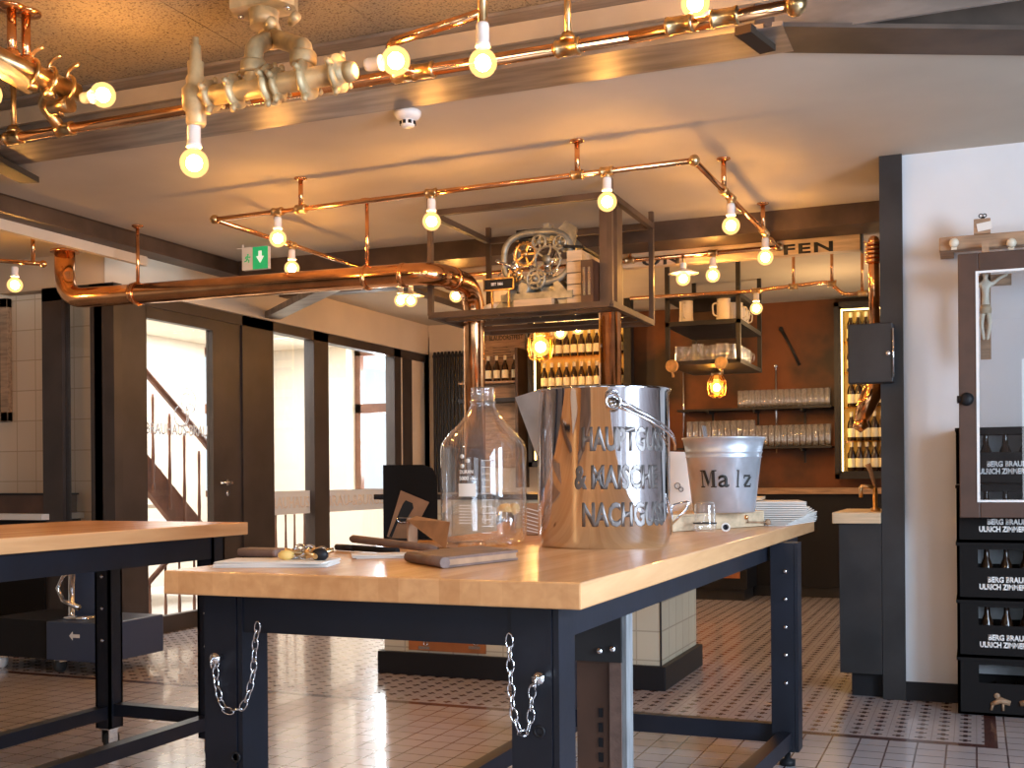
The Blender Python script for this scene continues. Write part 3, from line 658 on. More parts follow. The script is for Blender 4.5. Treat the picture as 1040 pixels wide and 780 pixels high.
def gear(c,R_,t,teeth,axis=(0,1,0)):
    g=MB(); g.lathe([(R_*.25,0),(R_*.25,-t),(R_*.3,-t*1.6),(0,-t*1.6)],c,12,axis); ax=Vector(axis); g.ring(c,R_*.86,t*.6,axis,20,6)
    for k in range(5): th=k*2*math.pi/5; g.bar(Vector(c),Vector(c)+Vector((math.cos(th),0,math.sin(th)))*R_*.85,t*.8,t*.8)
    for k in range(teeth): th=k*2*math.pi/teeth; v=Vector((math.cos(th),0,math.sin(th))); g.bar(Vector(c)+v*R_*.85,Vector(c)+v*R_,t,R_*.12,(0,1,0))
    return g
for (dx_,dz_,R_,m_) in ((-.06,.02,.07,'brass'),(.07,-.02,.085,'cast'),(.0,-.12,.06,'cast'),(-.12,-.09,.045,'brass'),(.14,.07,.04,'cast'),(.02,.08,.045,'cast')): obj('cog',gear((rc.x+dx_,rc.y-.02,rc.z+dz_),R_,.012,18),m_,mc)
mb=MB()
for k in range(12):
    th=random.random()*6.28; a=rc+Vector((random.uniform(-.15,.15),random.uniform(-.03,.2),random.uniform(-.16,.10))); mb.tube([a,a+Vector((math.cos(th)*.12,0,math.sin(th)*.12))],random.choice((.006,.009,.012)),7); mb.lathe([(.018,0),(.018,.02),(0,.024)],a,10,(0,-1,0))
objs('lever',mb,'chrome',mc)
mb=MB(); mb.lathe([(.05,-.1),(.065,-.08),(.065,.08),(.05,.1)],(mcx+.06,mcy,2.15),18,(0,1,0)); mb.lathe([(.03,-.16),(.04,-.14),(.04,.12)],(mcx-.07,mcy,2.14),16,(0,1,0)); mb.lathe([(.03,-.15),(.03,.12)],(mcx,mcy,2.19),16,(0,1,0)); objs('roller',mb,'cast',mc)
mb=MB(); mb.box((mcx-.13,mcy-.1,2.425),(mcx+.03,mcy+.08,2.475)); obj('top_tray',mb,'black',mc)
mb=MB(); mb.prism([(mcx+.07,mcy-.11,2.42),(mcx+.17,mcy-.11,2.50),(mcx+.23,mcy-.11,2.46),(mcx+.21,mcy-.11,2.33),(mcx+.15,mcy-.11,2.33)],(0,.02,0)); mb.box((mcx+.03,mcy-.10,2.42),(mcx+.065,mcy-.02,2.50)); obj('feed_plate',mb,'cast',mc)
mb=MB(); mb.box((mcx-.1,mcy-.22,zb_),(mcx+.12,mcy-.17,zb_+.045)); obj('brass_plate',mb,'palewood',mc,'pale yellow maker plate')
# wooden slatted box and dark case beside the machine
wb=thing('wooden_crate','pale slatted wooden crate beside the old machine on the hanging frame','crate',(-1.95,5.9,2.02))
bx=at(577,270,y=5.82).x; bx1=at(592,270,y=5.82).x
for k in range(5): obj('slat',B((bx,5.80,zb_+k*.062),(bx1,6.2,zb_+.057+k*.062)),'palewood',wb)
obj('lid',MB().bar((bx-.02,5.98,2.355),(bx1+.01,5.98,2.34),.38,.012),'black',wb)
dc=thing('dark_case','dark wooden case with two metal bars beside the slatted crate','case',(-1.9,5.8,2.02))
obj('case_body',B((bx1+.008,5.76,zb_),(xp-.055,6.1,zb_+.24)),'brownwood',dc)
mb=MB(); 
for u in (.3,.72): xx=bx1+.008+(xp-.055-bx1-.008)*u; mb.box((xx-.007,5.75,zb_+.05),(xx+.007,5.759,zb_+.20))
objs('metal_bar',mb,'chrome',dc)
nb=thing('framed_plaque','small framed black plaque with pale writing on the hanging frame','sign',(-2.55,5.75,2.1))
a=at(491,296,y=5.74);b_=at(522,281,y=5.74)
obj('plaque_board',B((a.x,5.745,a.z),(b_.x,5.757,b_.z)),'black',nb)
mb=MB(); e=.007
for (u0,u1,w0,w1) in ((a.x,b_.x,a.z,a.z+e),(a.x,b_.x,b_.z-e,b_.z),(a.x,a.x+e,a.z,b_.z),(b_.x-e,b_.x,a.z,b_.z)): mb.box((u0,5.738,w0),(u1,5.745,w1))
mb.box(((a.x+b_.x)/2-.05,5.75,zb_),((a.x+b_.x)/2-.04,5.76,a.z)); mb.box(((a.x+b_.x)/2+.05,5.75,zb_),((a.x+b_.x)/2+.06,5.76,a.z))
obj('plaque_frame',mb,'brass',nb); text('writing','SEIT 1866',(a.x+.045,5.7445,a.z+.028),(1,0,0),.016,'whiteink',nb,w=.07)
ct=single('white_cloth',MB().sphere((at(505,306,y=5.85).x,5.9,zb_+.035),.09,14,(1.2,.9,.36)),'paper','crumpled white cloth lying under the framed plaque','cloth')

# ================================================================== COPPER LAMP LINES
def bulb_set(parent, p, dirn=(0,0,-1), s=1.0, sock=.06, holder=True):
    """porcelain socket starting at p, bulb along dirn"""
    d_=Vector(dirn).normalized(); p=Vector(p)
    o=obj('lamp_socket',MB().lathe([(.019*s,0),(.021*s,.01*s),(.021*s,sock*s*.8),(.024*s,sock*s*.85),(.024*s,sock*s)],p,16,d_),'porcelain',parent,'white porcelain socket')
    c=p+d_*(sock*s+.036*s)
    prof=[(.012*s,sock*s),(.018*s,sock*s+.006*s)]+[(.045*s*math.sin(t),sock*s+.050*s-.045*s*math.cos(t)) for t in [.50+i*(math.pi-.50)/9 for i in range(10)]]
    gm=MB().lathe(prof,p,18,d_); ng=len(gm.f); gm.sphere(c+d_*.014*s,.026*s,12)
    bo_=obj('bulb',gm,'bulb',o,'lit globe bulb'); bo_.data.materials.append(M['filament'])
    cc_=c+d_*.014*s-OFF[bo_.name]
    for pf_ in bo_.data.polygons:
        if all((bo_.data.vertices[i].co-cc_).length<.029*s for i in pf_.vertices): pf_.material_index=1
    return o
def tee(mb,p,ax,r=.019,l=.032,drop=.02):
    mb.lathe([(r,-l),(r+.004,-l+.004),(r+.004,-l+.012),(r+.001,-l+.014),(r+.001,l-.014),(r+.004,l-.012),(r+.004,l-.004),(r,l)],p,12,ax)
# main rectangular loop
LZp=2.50
lp_=thing('pipe_chandelier','rectangular copper pipe lamp frame with globe bulbs hung from the ceiling over the bar block','lamp',(-2.5,6,2.5))
K=[at(218,223,z=LZp),at(705,163,z=LZp),at(791,251,z=LZp),None]
yn=(K[0].y+K[1].y)/2; c0,c1=Vector((K[0].x,K[0].y,LZp)),Vector((K[1].x,K[1].y,LZp)); c2_=Vector((K[2].x,K[2].y,LZp)); c3=Vector((c0.x+.02,c2_.y+(c0.y-c1.y),LZp))
for a,b_ in ((c0,c1),(c1,c2_),(c2_,c3),(c3,c0)): obj('pipe',MB().tube([a,b_],.0135,12),'copper',lp_)
fit=MB()
for c_ in (c0,c1,c2_,c3): fit.sphere(c_,.026,12)
def onseg(px_,a,b_):   # point of segment a-b that projects to photo column px_
    best=None
    for i in range(201):
        q=a.lerp(b_,i/200); c_=Mr@(q-Vector((0,0,H))); u=520+F*c_.x/c_.y
        if best is None or abs(u-px_)<best[0]: best=(abs(u-px_),q)
    return best[1]
for px_,sg in ((281,(c0,c1)),(438,(c0,c1)),(617,(c0,c1)),(742,(c1,c2_)),(777,(c1,c2_)),(296,(c3,c0)),(382,(c2_,c3)),(463,(c2_,c3)),(723,(c2_,c3))):
    q=onseg(px_,*sg); tee(fit,q,sg[1]-sg[0]); fit.lathe([(.014,0),(.018,-.02),(.018,-.03)],q,12); bulb_set(lp_,q+Vector((0,0,-.03)))
for px_,sg in ((305,(c0,c1)),(587,(c0,c1)),(735,(c1,c2_)),(775,(c1,c2_)),(640,(c2_,c3))):
    q=onseg(px_,*sg); tee(fit,q,sg[1]-sg[0]); zz=ZC if q.y<6.76 else 2.54 if q.y<7.06 else ZB
    obj('ceiling_rod',MB().tube([q,(q.x,q.y,zz)],.0125,10).lathe([(.034,0),(.034,-.006),(.02,-.012)],(q.x,q.y,zz),16),'copper',lp_)
for px_ in (418,694):
    q=onseg(px_,c2_,c3); q=q+Vector((0,-.02,0))
    o=obj('pendant_cord',MB().tube([q,q+Vector((.004,0,-.05))],.008,8),'brass',lp_); s0_=q+Vector((0,0,-.05))
    so=bulb_set(lp_,s0_,sock=.05); obj('lamp_shade',MB().lathe([(.022,-.035),(.05,-.052),(.095,-.068),(.095,-.072),(.05,-.058),(.020,-.040)],s0_,24),'porcelain',so,'white enamel dish shade')
objs('fitting',fit,'brass',lp_)
# lower rear copper line, stepping down beside the right cabinet
rl=thing('copper_lamp_line','thin copper pipe line with single bulb below the back ceiling','lamp',(-1.9,8.2,2.4))
yz=8.2
pts=[at(640,303,y=yz),at(760,296,y=yz),at(842,286,y=yz),at(856,299,y=yz),at(893,297,y=yz)]
obj('pipe',MB().tube(fillet(pts,.04,4),.0135,10),'copper',rl)
fit=MB()
for px_,sgn in ((768,0),(806,1),(876,1),(845,1)):
    q=at(px_,{768:295.5,806:291,876:298,845:288}[px_],y=yz); tee(fit,q,(1,0,0))
    if sgn: obj('ceiling_rod',MB().tube([q,(q.x,q.y,ZB)],.011,8).lathe([(.03,0),(.03,-.006),(.018,-.012)],(q.x,q.y,ZB),12),'copper',rl)
    else: bulb_set(rl,q+Vector((0,0,-.015)))
objs('fitting',fit,'brass',rl)
# two bulbs under the frame, cage lantern
ul=thing('twin_bulb_pendant','pair of warm bulbs hanging under the steel frame','lamp',(-2.6,8.0,2.3))
for px_,py_ in ((587,331),(569,336)):
    p=at(px_,py_,y=8.3); bulb_set(ul,p+Vector((0,0,.105)),s=1.1); obj('cord',MB().tube([p+Vector((0,0,.105)),(p.x,p.y,2.6)],.006,6),'black',ul)
obj('canopy',B((at(565,330,y=8.3).x-.05,8.25,2.6),(at(590,330,y=8.3).x+.05,8.35,ZB)),'steel_dark',ul)
def lantern(px_,py_,yy,label,ztop,s=1.0):
    p=at(px_,py_,y=yy); t=thing('cage_lantern',label,'lamp',p+Vector((0,0,-.1)))
    obj('glass_globe',MB().lathe([(.03*s,-.10*s),(.06*s,-.08*s),(.075*s,-.02*s),(.07*s,.04*s),(.04*s,.09*s)],p,18),'amber',t)
    o=bulb_set(t,p+Vector((0,0,.09*s)),s=1.3*s,sock=.03)
    cg=MB()
    for k in range(6): th=k*math.pi/3; v=Vector((math.cos(th),math.sin(th),0)); cg.tube([p+v*.03*s+Vector((0,0,-.105*s)),p+v*.07*s+Vector((0,0,-.08*s)),p+v*.083*s+Vector((0,0,-.02*s)),p+v*.078*s+Vector((0,0,.04*s)),p+v*.045*s+Vector((0,0,.1*s))],.003,5)
    for h_,r_ in ((-.08,.07),(-.02,.083),(.04,.078)): cg.ring(p+Vector((0,0,h_*s)),r_*s,.003,(0,0,1),20,5)
    cg.lathe([(.05*s,.09*s),(.05*s,.12*s),(.02*s,.14*s)],p,16); cg.tube([p+Vector((0,0,.13*s)),(p.x,p.y,ztop)],.007,6)
    obj('wire_cage',cg,'brass',t); return t
lantern(549,350,9.6,'glowing cage lantern in front of the left bottle cabinet',ZB,1.5)
lantern(728,392,8.9,'small glowing lantern under the hanging mug shelf',1.93,.9)
# front copper line under the steel beam
fz=2.56
fl_=thing('copper_lamp_line','long thick copper pipe with fittings and bulbs under the front steel beam','lamp',(-2,3.7,2.5))
A0=at(-60,152,z=fz); A1=at(640,38,z=fz); A2=at(808,5,z=fz)
obj('pipe',MB().tube([A0,A1],.0215,14),'copper',fl_); obj('pipe',MB().tube([A1,A2],.0215,14),'copper',fl_)
dA=(A1-A0).normalized(); fit=MB()
for px_,py_ in ((15,138),(65,131),(410,76),(430,73),(575,49),(690,30),(735,24)):
    q=onseg(px_,A0,A1 if px_<640 else A2); tee(fit,q,dA,.026,.045)
fit.sphere(A2,.036,12); fit.tube([A2,A2+Vector((.01,.02,.14))],.022,10)
for px_,pt in ((15,35),(575,-30)):
    q=onseg(px_,A0,A1); obj('ceiling_rod',MB().tube([q,(q.x,q.y,ZW)],.012,10).lathe([(.019,0),(.03,-.02),(.03,-.03)],(q.x,q.y,q.z+.05),12).lathe([(.045,0),(.045,-.008),(.02,-.012)],(q.x,q.y,ZW),16),'brass',fl_)
# offset copper branch with two bulbs
q1=onseg(425,A0,A1); e0=at(392,45,z=2.62); e1=at(490,13,z=2.64)
obj('pipe',MB().tube(fillet([q1,q1+Vector((-.05,-.04,.0)),e0,e1],.05,5),.0165,12),'copper',fl_)
fit.tube([e1+Vector((0,0,.25)),e1+Vector((0,0,-.04))],.017,10); fit.tube([A2,A2],.01)
bulb_set(fl_,e1+Vector((0,0,-.035)),s=1.05,sock=.075)
hl=at(372,66,y=(e0.y-.05)); bulb_set(fl_,hl,(.97,.0,-.02),s=1.1,sock=.055)
bu=at(715,20,y=A1.y-.1); bulb_set(fl_,at(722,26,z=fz+.03)+Vector((0,-.02,0)),(-.45,-.1,.7),s=1.05,sock=.03)
# elbow to the upper-left cluster
q1=onseg(62,A0,A1); fit.tube(fillet([q1,q1+Vector((-.06,-.05,.10)),q1+Vector((.04,-.1,.13))],.04,5),.024,12)
objs('fitting',fit,'brass',fl_)
# upper-left cluster
tl=thing('brass_pipe_cluster','cluster of brass pipes and valves with bulbs at the top left ceiling','lamp',(-3.5,3.3,2.7))
g0=at(-30,45,z=2.68); g1=at(78,95,z=2.62)
obj('pipe',MB().tube([g0,g1],.038,16),'brass',tl); obj('pipe',MB().tube([at(-20,58,z=2.62),at(30,88,z=2.6)],.03,14),'verdigris',tl)
for px_ in (12,27):
    q=onseg(px_,g0,g1); obj('ceiling_rod',MB().tube([q,(q.x,q.y,ZW)],.017,12).lathe([(.055,0),(.055,-.01),(.02,-.014)],(q.x,q.y,ZW),20).lathe([(.025,.05),(.03,.04),(.03,0)],q,12),'copper',tl)
mb=MB()
for t_ in (.55,.72,.9):
    q=g0.lerp(g1,t_); mb.ring(q,.05,.008,(g1-g0)); mb.lathe([(.02,-.07),(.026,-.05),(.02,-.03)],q,12); mb.tube(fillet([q,q+Vector((0,0,.07)),q+Vector((.06,0,.09))],.03),.007,6)
mb.lathe([(.03,0),(.034,-.03),(.02,-.05),(.026,-.06),(.03,-.09)],g1,14,(g1-g0)); q=at(62,108,z=2.56); mb.lathe([(.028,-.05),(.03,.05)],q,14,dA); mb.tube([q,g1],.022); mb.tube([q,q+Vector((0,0,-.04))],.012)
obj('valve',mb,'brass',tl)
bulb_set(tl,at(84,100,z=2.57),dA+Vector((.0,.0,-.0)),s=1.05,sock=.045)
bulb_set(tl,at(-14,75,z=2.60),(.3,-.2,-1),s=1.1,sock=.03)
# old bronze hydrant manifold with fins
hy=thing('bronze_pipe_manifold','old patinated bronze hose manifold with ribbed rings hung below the rough ceiling panels','pipe',(-2.9,3.3,2.5))
hA=at(199,100,z=2.48); hB=at(352,73,z=2.48); dh=(hB-hA).normalized()
obj('pipe',MB().tube([hA,hB],.036,18),'verdigris',hy)
for px_,R_ in ((215,.055),(240,.062),(275,.07),(283,.055),(313,.07),(344,.065)):
    q=onseg(px_,hA,hB); mb=MB(); mb.lathe([(.036,-.012),(R_,-.006),(R_,.006),(.036,.012)],q,24,dh)
    for k in range(4): th=k*math.pi/2+.5; a_=dh.orthogonal().normalized(); b__=dh.cross(a_); v=a_*math.cos(th)+b__*math.sin(th); mb.tube([q+v*(R_-.008),q+v*(R_+.018)],[.016,.008],8)
    obj('ribbed_ring',mb,'verdigris',hy)
mb=MB(); v0=hA; mb.lathe([(.03,-.10),(.036,-.09),(.036,-.05),(.048,-.04),(.05,.03),(.034,.05),(.036,.07),(.028,.085),(.03,.13),(.022,.135),(.02,.19),(.012,.195),(.012,.22),(0,.22)],v0,18); obj('valve_body',mb,'verdigris',hy)
bulb_set(hy,v0+Vector((-.01,0,-.095)),s=1.15,sock=.07)
obj('end_cone',MB().lathe([(.036,0),(.03,.03),(.022,.035)],hB,16,dh),'verdigris',hy)
top=at(268,6,z=2.82); 
for px_ in (258,308):
    q=onseg(px_,hA,hB); J=at(276,38,y=top.y+.05); mid=Vector(((q.x+J.x)/2,(q.y+J.y)/2,J.z-.01)); mb=MB(); mb.tube(fillet([q,q+Vector((0,0,.09)),at(px_,48,y=q.y),J],.04,5),.033,14); mb.lathe([(.044,.05),(.047,.06),(.047,.085),(.042,.095)],q,18); mb.lathe([(.014,0),(.018,.03),(.018,.05),(0,.052)],mid+Vector((.03,-.02,0)),10,(.8,-.5,.2)); obj('branch_pipe',mb,'verdigris',hy)
obj('neck_pipe',MB().tube(fillet([J,J+Vector((-.02,0,.05)),Vector((top.x,top.y,2.80))],.04,4),[.040]*99 if False else .042,18).sphere(J,.045,14),'verdigris',hy)
obj('wall_flange',MB().prism([(top.x-.10,top.y-.07,2.80),(top.x+.10,top.y-.07,2.80),(top.x+.13,top.y,2.80),(top.x+.1,top.y+.07,2.80),(top.x-.1,top.y+.07,2.80),(top.x-.13,top.y,2.80)],(0,0,.07)).lathe([(.05,-.06),(.055,0)],(top.x,top.y,2.80),18),'verdigris',hy)
mb=MB()
for sx in (-.1,.1): mb.lathe([(.012,0),(.012,-.008),(0,-.010)],(top.x+sx,top.y,2.80),8)
objs('bolt',mb,'chrome',hy)
# small lamp pipe on far left
sl_=thing('copper_lamp_line','short copper pipe with one bulb at the left edge near the tiled wall','lamp',(-6,5.4,2.4))
yy=5.2; a=at(-40,262,y=yy); b_=at(44,268,y=yy)
obj('pipe',MB().tube([a,b_],.013,10).sphere(b_,.022,10),'copper',sl_); q=a.lerp(b_,.88); obj('ceiling_rod',MB().tube([q,(q.x,q.y,ZC-.03)],.012,8).lathe([(.03,0),(.03,-.006),(.02,-.01)],(q.x,q.y,ZC-.03),12),'copper',sl_)
bulb_set(sl_,at(15,271,y=yy))
# smoke detectors, exit signs
def detector(p,label):
    t=thing('smoke_detector',label,'smoke detector',p)
    obj('housing',MB().lathe([(.055,0),(.058,-.006),(.056,-.02),(.046,-.034),(.034,-.038),(.030,-.040),(.030,-.06),(.026,-.066),(0,-.066)],p,24),'porcelain',t)
    mb=MB()
    for k in range(8): th=k*math.pi/4; mb.box((p.x+math.cos(th)*.0285-.006,p.y+math.sin(th)*.0285-.006,p.z-.058),(p.x+math.cos(th)*.0285+.006,p.y+math.sin(th)*.0285+.006,p.z-.044))
    obj('vent_slots',mb,'black',t); return t
detector(at(414,113,z=ZC),'round white smoke detector on the ceiling beyond the front beam')
detector(at(297,332,z=2.55),'small white smoke detector on the stairwell ceiling')
def man(mb,c,rt,s):
    """running figure pictogram: c centre, rt reading direction"""
    r=Vector(rt); u=Vector((0,0,1))
    def P(a,b__): return c+r*a*s+u*b__*s
    mb.sphere(P(.05,.36),.09*s,8,(1,1,1))
    for pts_ in ((P(0,.25),P(-.05,-.02)),(P(-.05,-.02),P(.15,-.15),P(.12,-.38)),(P(-.05,-.02),P(-.15,-.22),P(-.36,-.25)),(P(0,.22),P(.22,.1),P(.3,.18)),(P(0,.22),P(-.2,.15),P(-.25,0))): mb.tube(list(pts_),.05*s,6)
ex=thing('exit_sign','green and white emergency exit sign hung under the ceiling above the copper pipe','sign',(-4,6.3,2.3))
ye=6.3; a=at(247,275,y=ye); b_=at(273,250,y=ye); m_=at(258,262,y=ye)
obj('sign_box',MB().box((a.x,ye-.012,a.z),(b_.x,ye+.02,b_.z)).box((a.x-.05,ye,b_.z),(a.x+.06,ye+.015,b_.z+.006)).tube([(a.x,ye,b_.z),(a.x,ye,ZC)],.006,6),'porcelain',ex)
obj('green_panel',B((m_.x,ye-.015,a.z),(b_.x,ye-.012,b_.z)),'green',ex); 
mb=MB(); man(mb,Vector(((a.x+m_.x)/2+.002,ye-.014,(a.z+b_.z)/2)),(1,0,0),.07); obj('pictogram',mb,'green',ex)
ar=MB(); cc=Vector(((m_.x+b_.x)/2,ye-.017,(a.z+b_.z)/2)); ar.prism([cc+Vector((-.03,0,.01)),cc+Vector((.03,0,.01)),cc+Vector((0,0,-.035))],(0,.002,0)); ar.box(cc+Vector((-.012,0,.01)),cc+Vector((.012,.002,.045))); obj('arrow',ar,'signwhite',ex)
e2=thing('exit_sign','pale green exit sign hanging inside the stairwell behind the door glass','sign',(-5.9,7.2,2.2))
a=at(178,327,x=-5.8); b_=at(207,311,x=-5.8)
obj('sign_box',B((-5.82,a.y,a.z),(-5.80,b_.y,b_.z)),'signwhite',e2); mb=MB(); man(mb,Vector((-5.798,a.y*.3+b_.y*.7,(a.z+b_.z)/2)),(0,1,0),.09)
mb.prism([(-5.797,a.y+.06,(a.z+b_.z)/2),(-5.797,a.y+.11,(a.z+b_.z)/2+.035),(-5.797,a.y+.11,(a.z+b_.z)/2-.035)],(-.003,0,0)); mb.box((-5.80,a.y+.1,(a.z+b_.z)/2-.012),(-5.797,a.y+.18,(a.z+b_.z)/2+.012))
mb.tube([(-5.81,(a.y+b_.y)/2,b_.z),(-5.81,(a.y+b_.y)/2,2.55)],.006,6); obj('pictogram',mb,'green',e2)

# ================================================================== BACK BAR
struct('wall_rust', B((-3.25,YB-.03,.98),(-.2,YB-.001,ZB)), 'rust')
# sign beam with lettering
sb=thing('lettered_sign_beam','long pale sign board with black capital letters below the back ceiling','sign',(-2,7.12,2.5))
sx1=at(874,244,y=7.15).x; sz0=at(874,254,y=7.15).z; sz1=at(874,232,y=7.15).z
obj('board',B((-3.6,7.12,sz0),(sx1,7.20,sz1)),'palewood',sb); obj('end_cap',B((sx1,7.11,sz0-.01),(sx1+.012,7.21,sz1)),'steel_dark',sb)
objs('hanger',MB().box((-1.2,7.14,sz1),(-1.17,7.17,ZB)).box((-3.0,7.14,sz1),(-2.97,7.17,ZB)).box((sx1-.15,7.14,sz1),(sx1-.12,7.17,ZB)),'steel_dark',sb)
xa_=at(796,258,y=7.12).x; xb_=at(846,250,y=7.12).x; lh=.062; lz=(at(796,258,y=7.12).z+at(846,256,y=7.12).z)/2
text('lettering','FEN',(xa_,7.1195,lz),(1,0,0),lh,'ink',sb,w=xb_-xa_,bold=.03,spacing=1.15)
xo=at(652,270,y=7.12).x; text('lettering','ON',(xo,7.1195,lz),(1,0,0),lh,'ink',sb,w=at(690,268,y=7.12).x-xo,bold=.03,spacing=1.15)
# back counter
bc=thing('back_counter','dark back bar counter with brown wooden top and glass-front cooler','counter',(-1.8,10.4,0))
obj('counter_body',MB().box((-3.2,10.42,.1),(-.3,YB-.005,.93)).box((-3.0,9.95,.1),(-1.85,10.42,.93)),'black',bc); obj('plinth',MB().box((-3.2,10.47,0),(-.3,YB-.005,.1)).box((-3.0,9.99,0),(-1.88,10.42,.1)),'steel_dark',bc)
obj('countertop',MB().box((-3.22,10.38,.93),(-.3,YB-.004,.985),bev=.004),'oldwood',bc,'brown wooden top')
a=at(714,600,y=9.945)
g=MB(); 
for k,xx in enumerate((-2.5,-2.2,-1.98)): g.box((xx-.09,9.938,.2),(xx+.07,9.949,.78))
objs('cooler_door',g,'redpaper',bc,'orange-brown glass cooler doors')
obj('cooler_handle',MB().tube([(-2.34,9.93,.3),(-2.34,9.93,.7)],.008,8),'chrome',bc)
# bottle prototype
def bottle_proto():
    t=thing('beer_bottle','brown beer bottle with pale label','bottle',(0,0,0))
    obj('glass_body',MB().lathe([(.030,0),(.034,.004),(.034,.14),(.030,.165),(.016,.20),(.0135,.245),(.015,.255),(.013,.262),(0,.263)],(0,0,0),14),'bottle',t)
    obj('label_sticker',MB().lathe([(.0346,.035),(.0350,.036),(.0350,.115),(.0346,.116)],(0,0,0),14),'labelpaper',t)
    obj('neck_foil',MB().lathe([(.0142,.215),(.0148,.216),(.0165,.25),(.0155,.266),(0,.268)],(0,0,0),12),'ceramic',t); return t
BP=bottle_proto(); used=[False]
def put(proto, flag, loc, label, group, rot=0, scale=None):
    if not flag[0]: flag[0]=True; o=proto; o.location=loc; o.rotation_euler=(0,0,rot); o['label']=label
    else: o=dup(proto,loc,rot,label)
    o['group']=group
    if scale: o.scale=scale if isinstance(scale,tuple) else (scale,)*3
    return o
def cabinet(x0,x1,z0,z1,yf,dep,label,rows,nb,lab2,grp,sc=1.0,strip=True):
    t=thing('bottle_cabinet',label,'cabinet',((x0+x1)/2,yf,z0)); w=.03
    mb=MB(); mb.box((x0,yf,z0),(x0+w,yf+dep,z1)); mb.box((x1-w,yf,z0),(x1,yf+dep,z1)); mb.box((x0,yf,z0),(x1,yf+dep,z0+w)); mb.box((x0,yf,z1-w),(x1,yf+dep,z1)); mb.box((x0-.03,yf-.012,z0-.04),(x0+.012,yf,z1+.03)); mb.box((x1-.012,yf-.012,z0-.04),(x1+.03,yf,z1+.03)); mb.box((x0-.03,yf-.012,z0-.04),(x1+.03,yf,z0+.01)); mb.box((x0-.03,yf-.012,z1-.01),(x1+.03,yf,z1+.03)); obj('frame',mb,'steel_dark',t)
    obj('back_panel',B((x0+w,yf+dep-.012,z0+w),(x1-w,yf+dep-.002,z1-w)),'gold',t,'yellow back panel')
    obj('light_strip',MB().box((x0+w,yf+.012,z0+w),(x0+w+.012,yf+.03,z1-w)).box((x0+w,yf+.03,z1-w-.012),(x1-w,yf+.05,z1-w-.001)),'strip',t,'glowing light strip')
    for z in rows:
        if z>z0+w+.01: obj('shelf',B((x0+w,yf+.03,z-.012),(x1-w,yf+dep-.013,z)),'amber',t)
        n=nb; 
        for k in range(n):
            xx=x0+w+.03+.045*sc+(x1-x0-2*w-.05-.09*sc)*k/(n-1); zz=z if z>z0+w+.01 else z0+w
            put(BP,used,(xx,yf+dep*.45,zz+.0005),lab2,grp,random.random()*6,sc)
# right lit cabinet
xa=at(851,400,y=10.55).x
cabinet(xa,xa+.60,at(860,482,y=10.55).z,at(860,310,y=10.55).z,10.55,.22,'tall lit bottle cabinet with yellow back beside the dark column',[at(860,p,y=10.6).z for p in (479,448,413.5,378,347)],7,'brown beer bottle with pale label in the tall lit cabinet beside the dark column','bottles in the right cabinet',1.0)
# left lit cabinet
xa=at(539,360,y=10.5).x; xb=at(611,360,y=10.5).x+.25
cabinet(xa,xb,at(560,470,y=10.5).z,at(560,322,y=10.5).z,10.5,.22,'wide lit bottle cabinet seen between the two copper columns',[at(560,p,y=10.5).z for p in (430,395,362)],11,'brown beer bottle with yellowish label in the lit cabinet between the copper columns','bottles in the left cabinet',1.0)
# poster and shelves between
ps=thing('wall_poster','brown poster with dark headline above a row of bottles left of the lit cabinet','poster',(-4.5,10.7,1.9))
a=at(474,378,y=YB-.02); b_=at(533,336,y=YB-.02)
obj('board',B((a.x,YB-.02,1.2),(b_.x,YB-.003,b_.z)),'oldwood',ps); tx=at(476,348,y=YB-.02)
text('headline','DER UND BLAUDORSTFEST',(tx.x,YB-.0205,at(500,346,y=YB-.02).z),(1,0,0),.05,'ink',ps,w=(b_.x-tx.x)*.97,bold=.02)
mb=MB()
for k in range(5): z=at(500,354+k*2.6,y=YB).z; mb.box((a.x+.05,YB-.0225,z),(a.x+.05+random.uniform(.12,.2),YB-.020,z+.006)); mb.box((a.x+.30,YB-.0225,z),(a.x+.3+random.uniform(.15,.24),YB-.020,z+.006))
obj('small_print',mb,'ink',ps)
wsx=thing('wall_shelf','dark wall shelf holding bottles below the poster','shelf',(-4.5,10.6,1.6))
zs=at(500,388,y=10.65).z; zs2=at(500,405,y=10.65).z
obj('shelf_board',B((a.x,10.56,zs-.02),(b_.x,YB-.021,zs)),'oldwood',wsx); obj('shelf_board',B((a.x,10.56,zs2-.04),(b_.x,YB-.021,zs2)),'steel_dark',wsx); obj('side',MB().box((b_.x,10.5,1.0),(b_.x+.03,YB-.002,2.4)),'brown_steel',wsx)
for k,px_ in enumerate((496,504.5,513,523)): q=at(px_,388,y=10.66); put(BP,used,(q.x,10.66,zs+.0005),'dark bottle on the wall shelf below the poster','bottles below the poster')
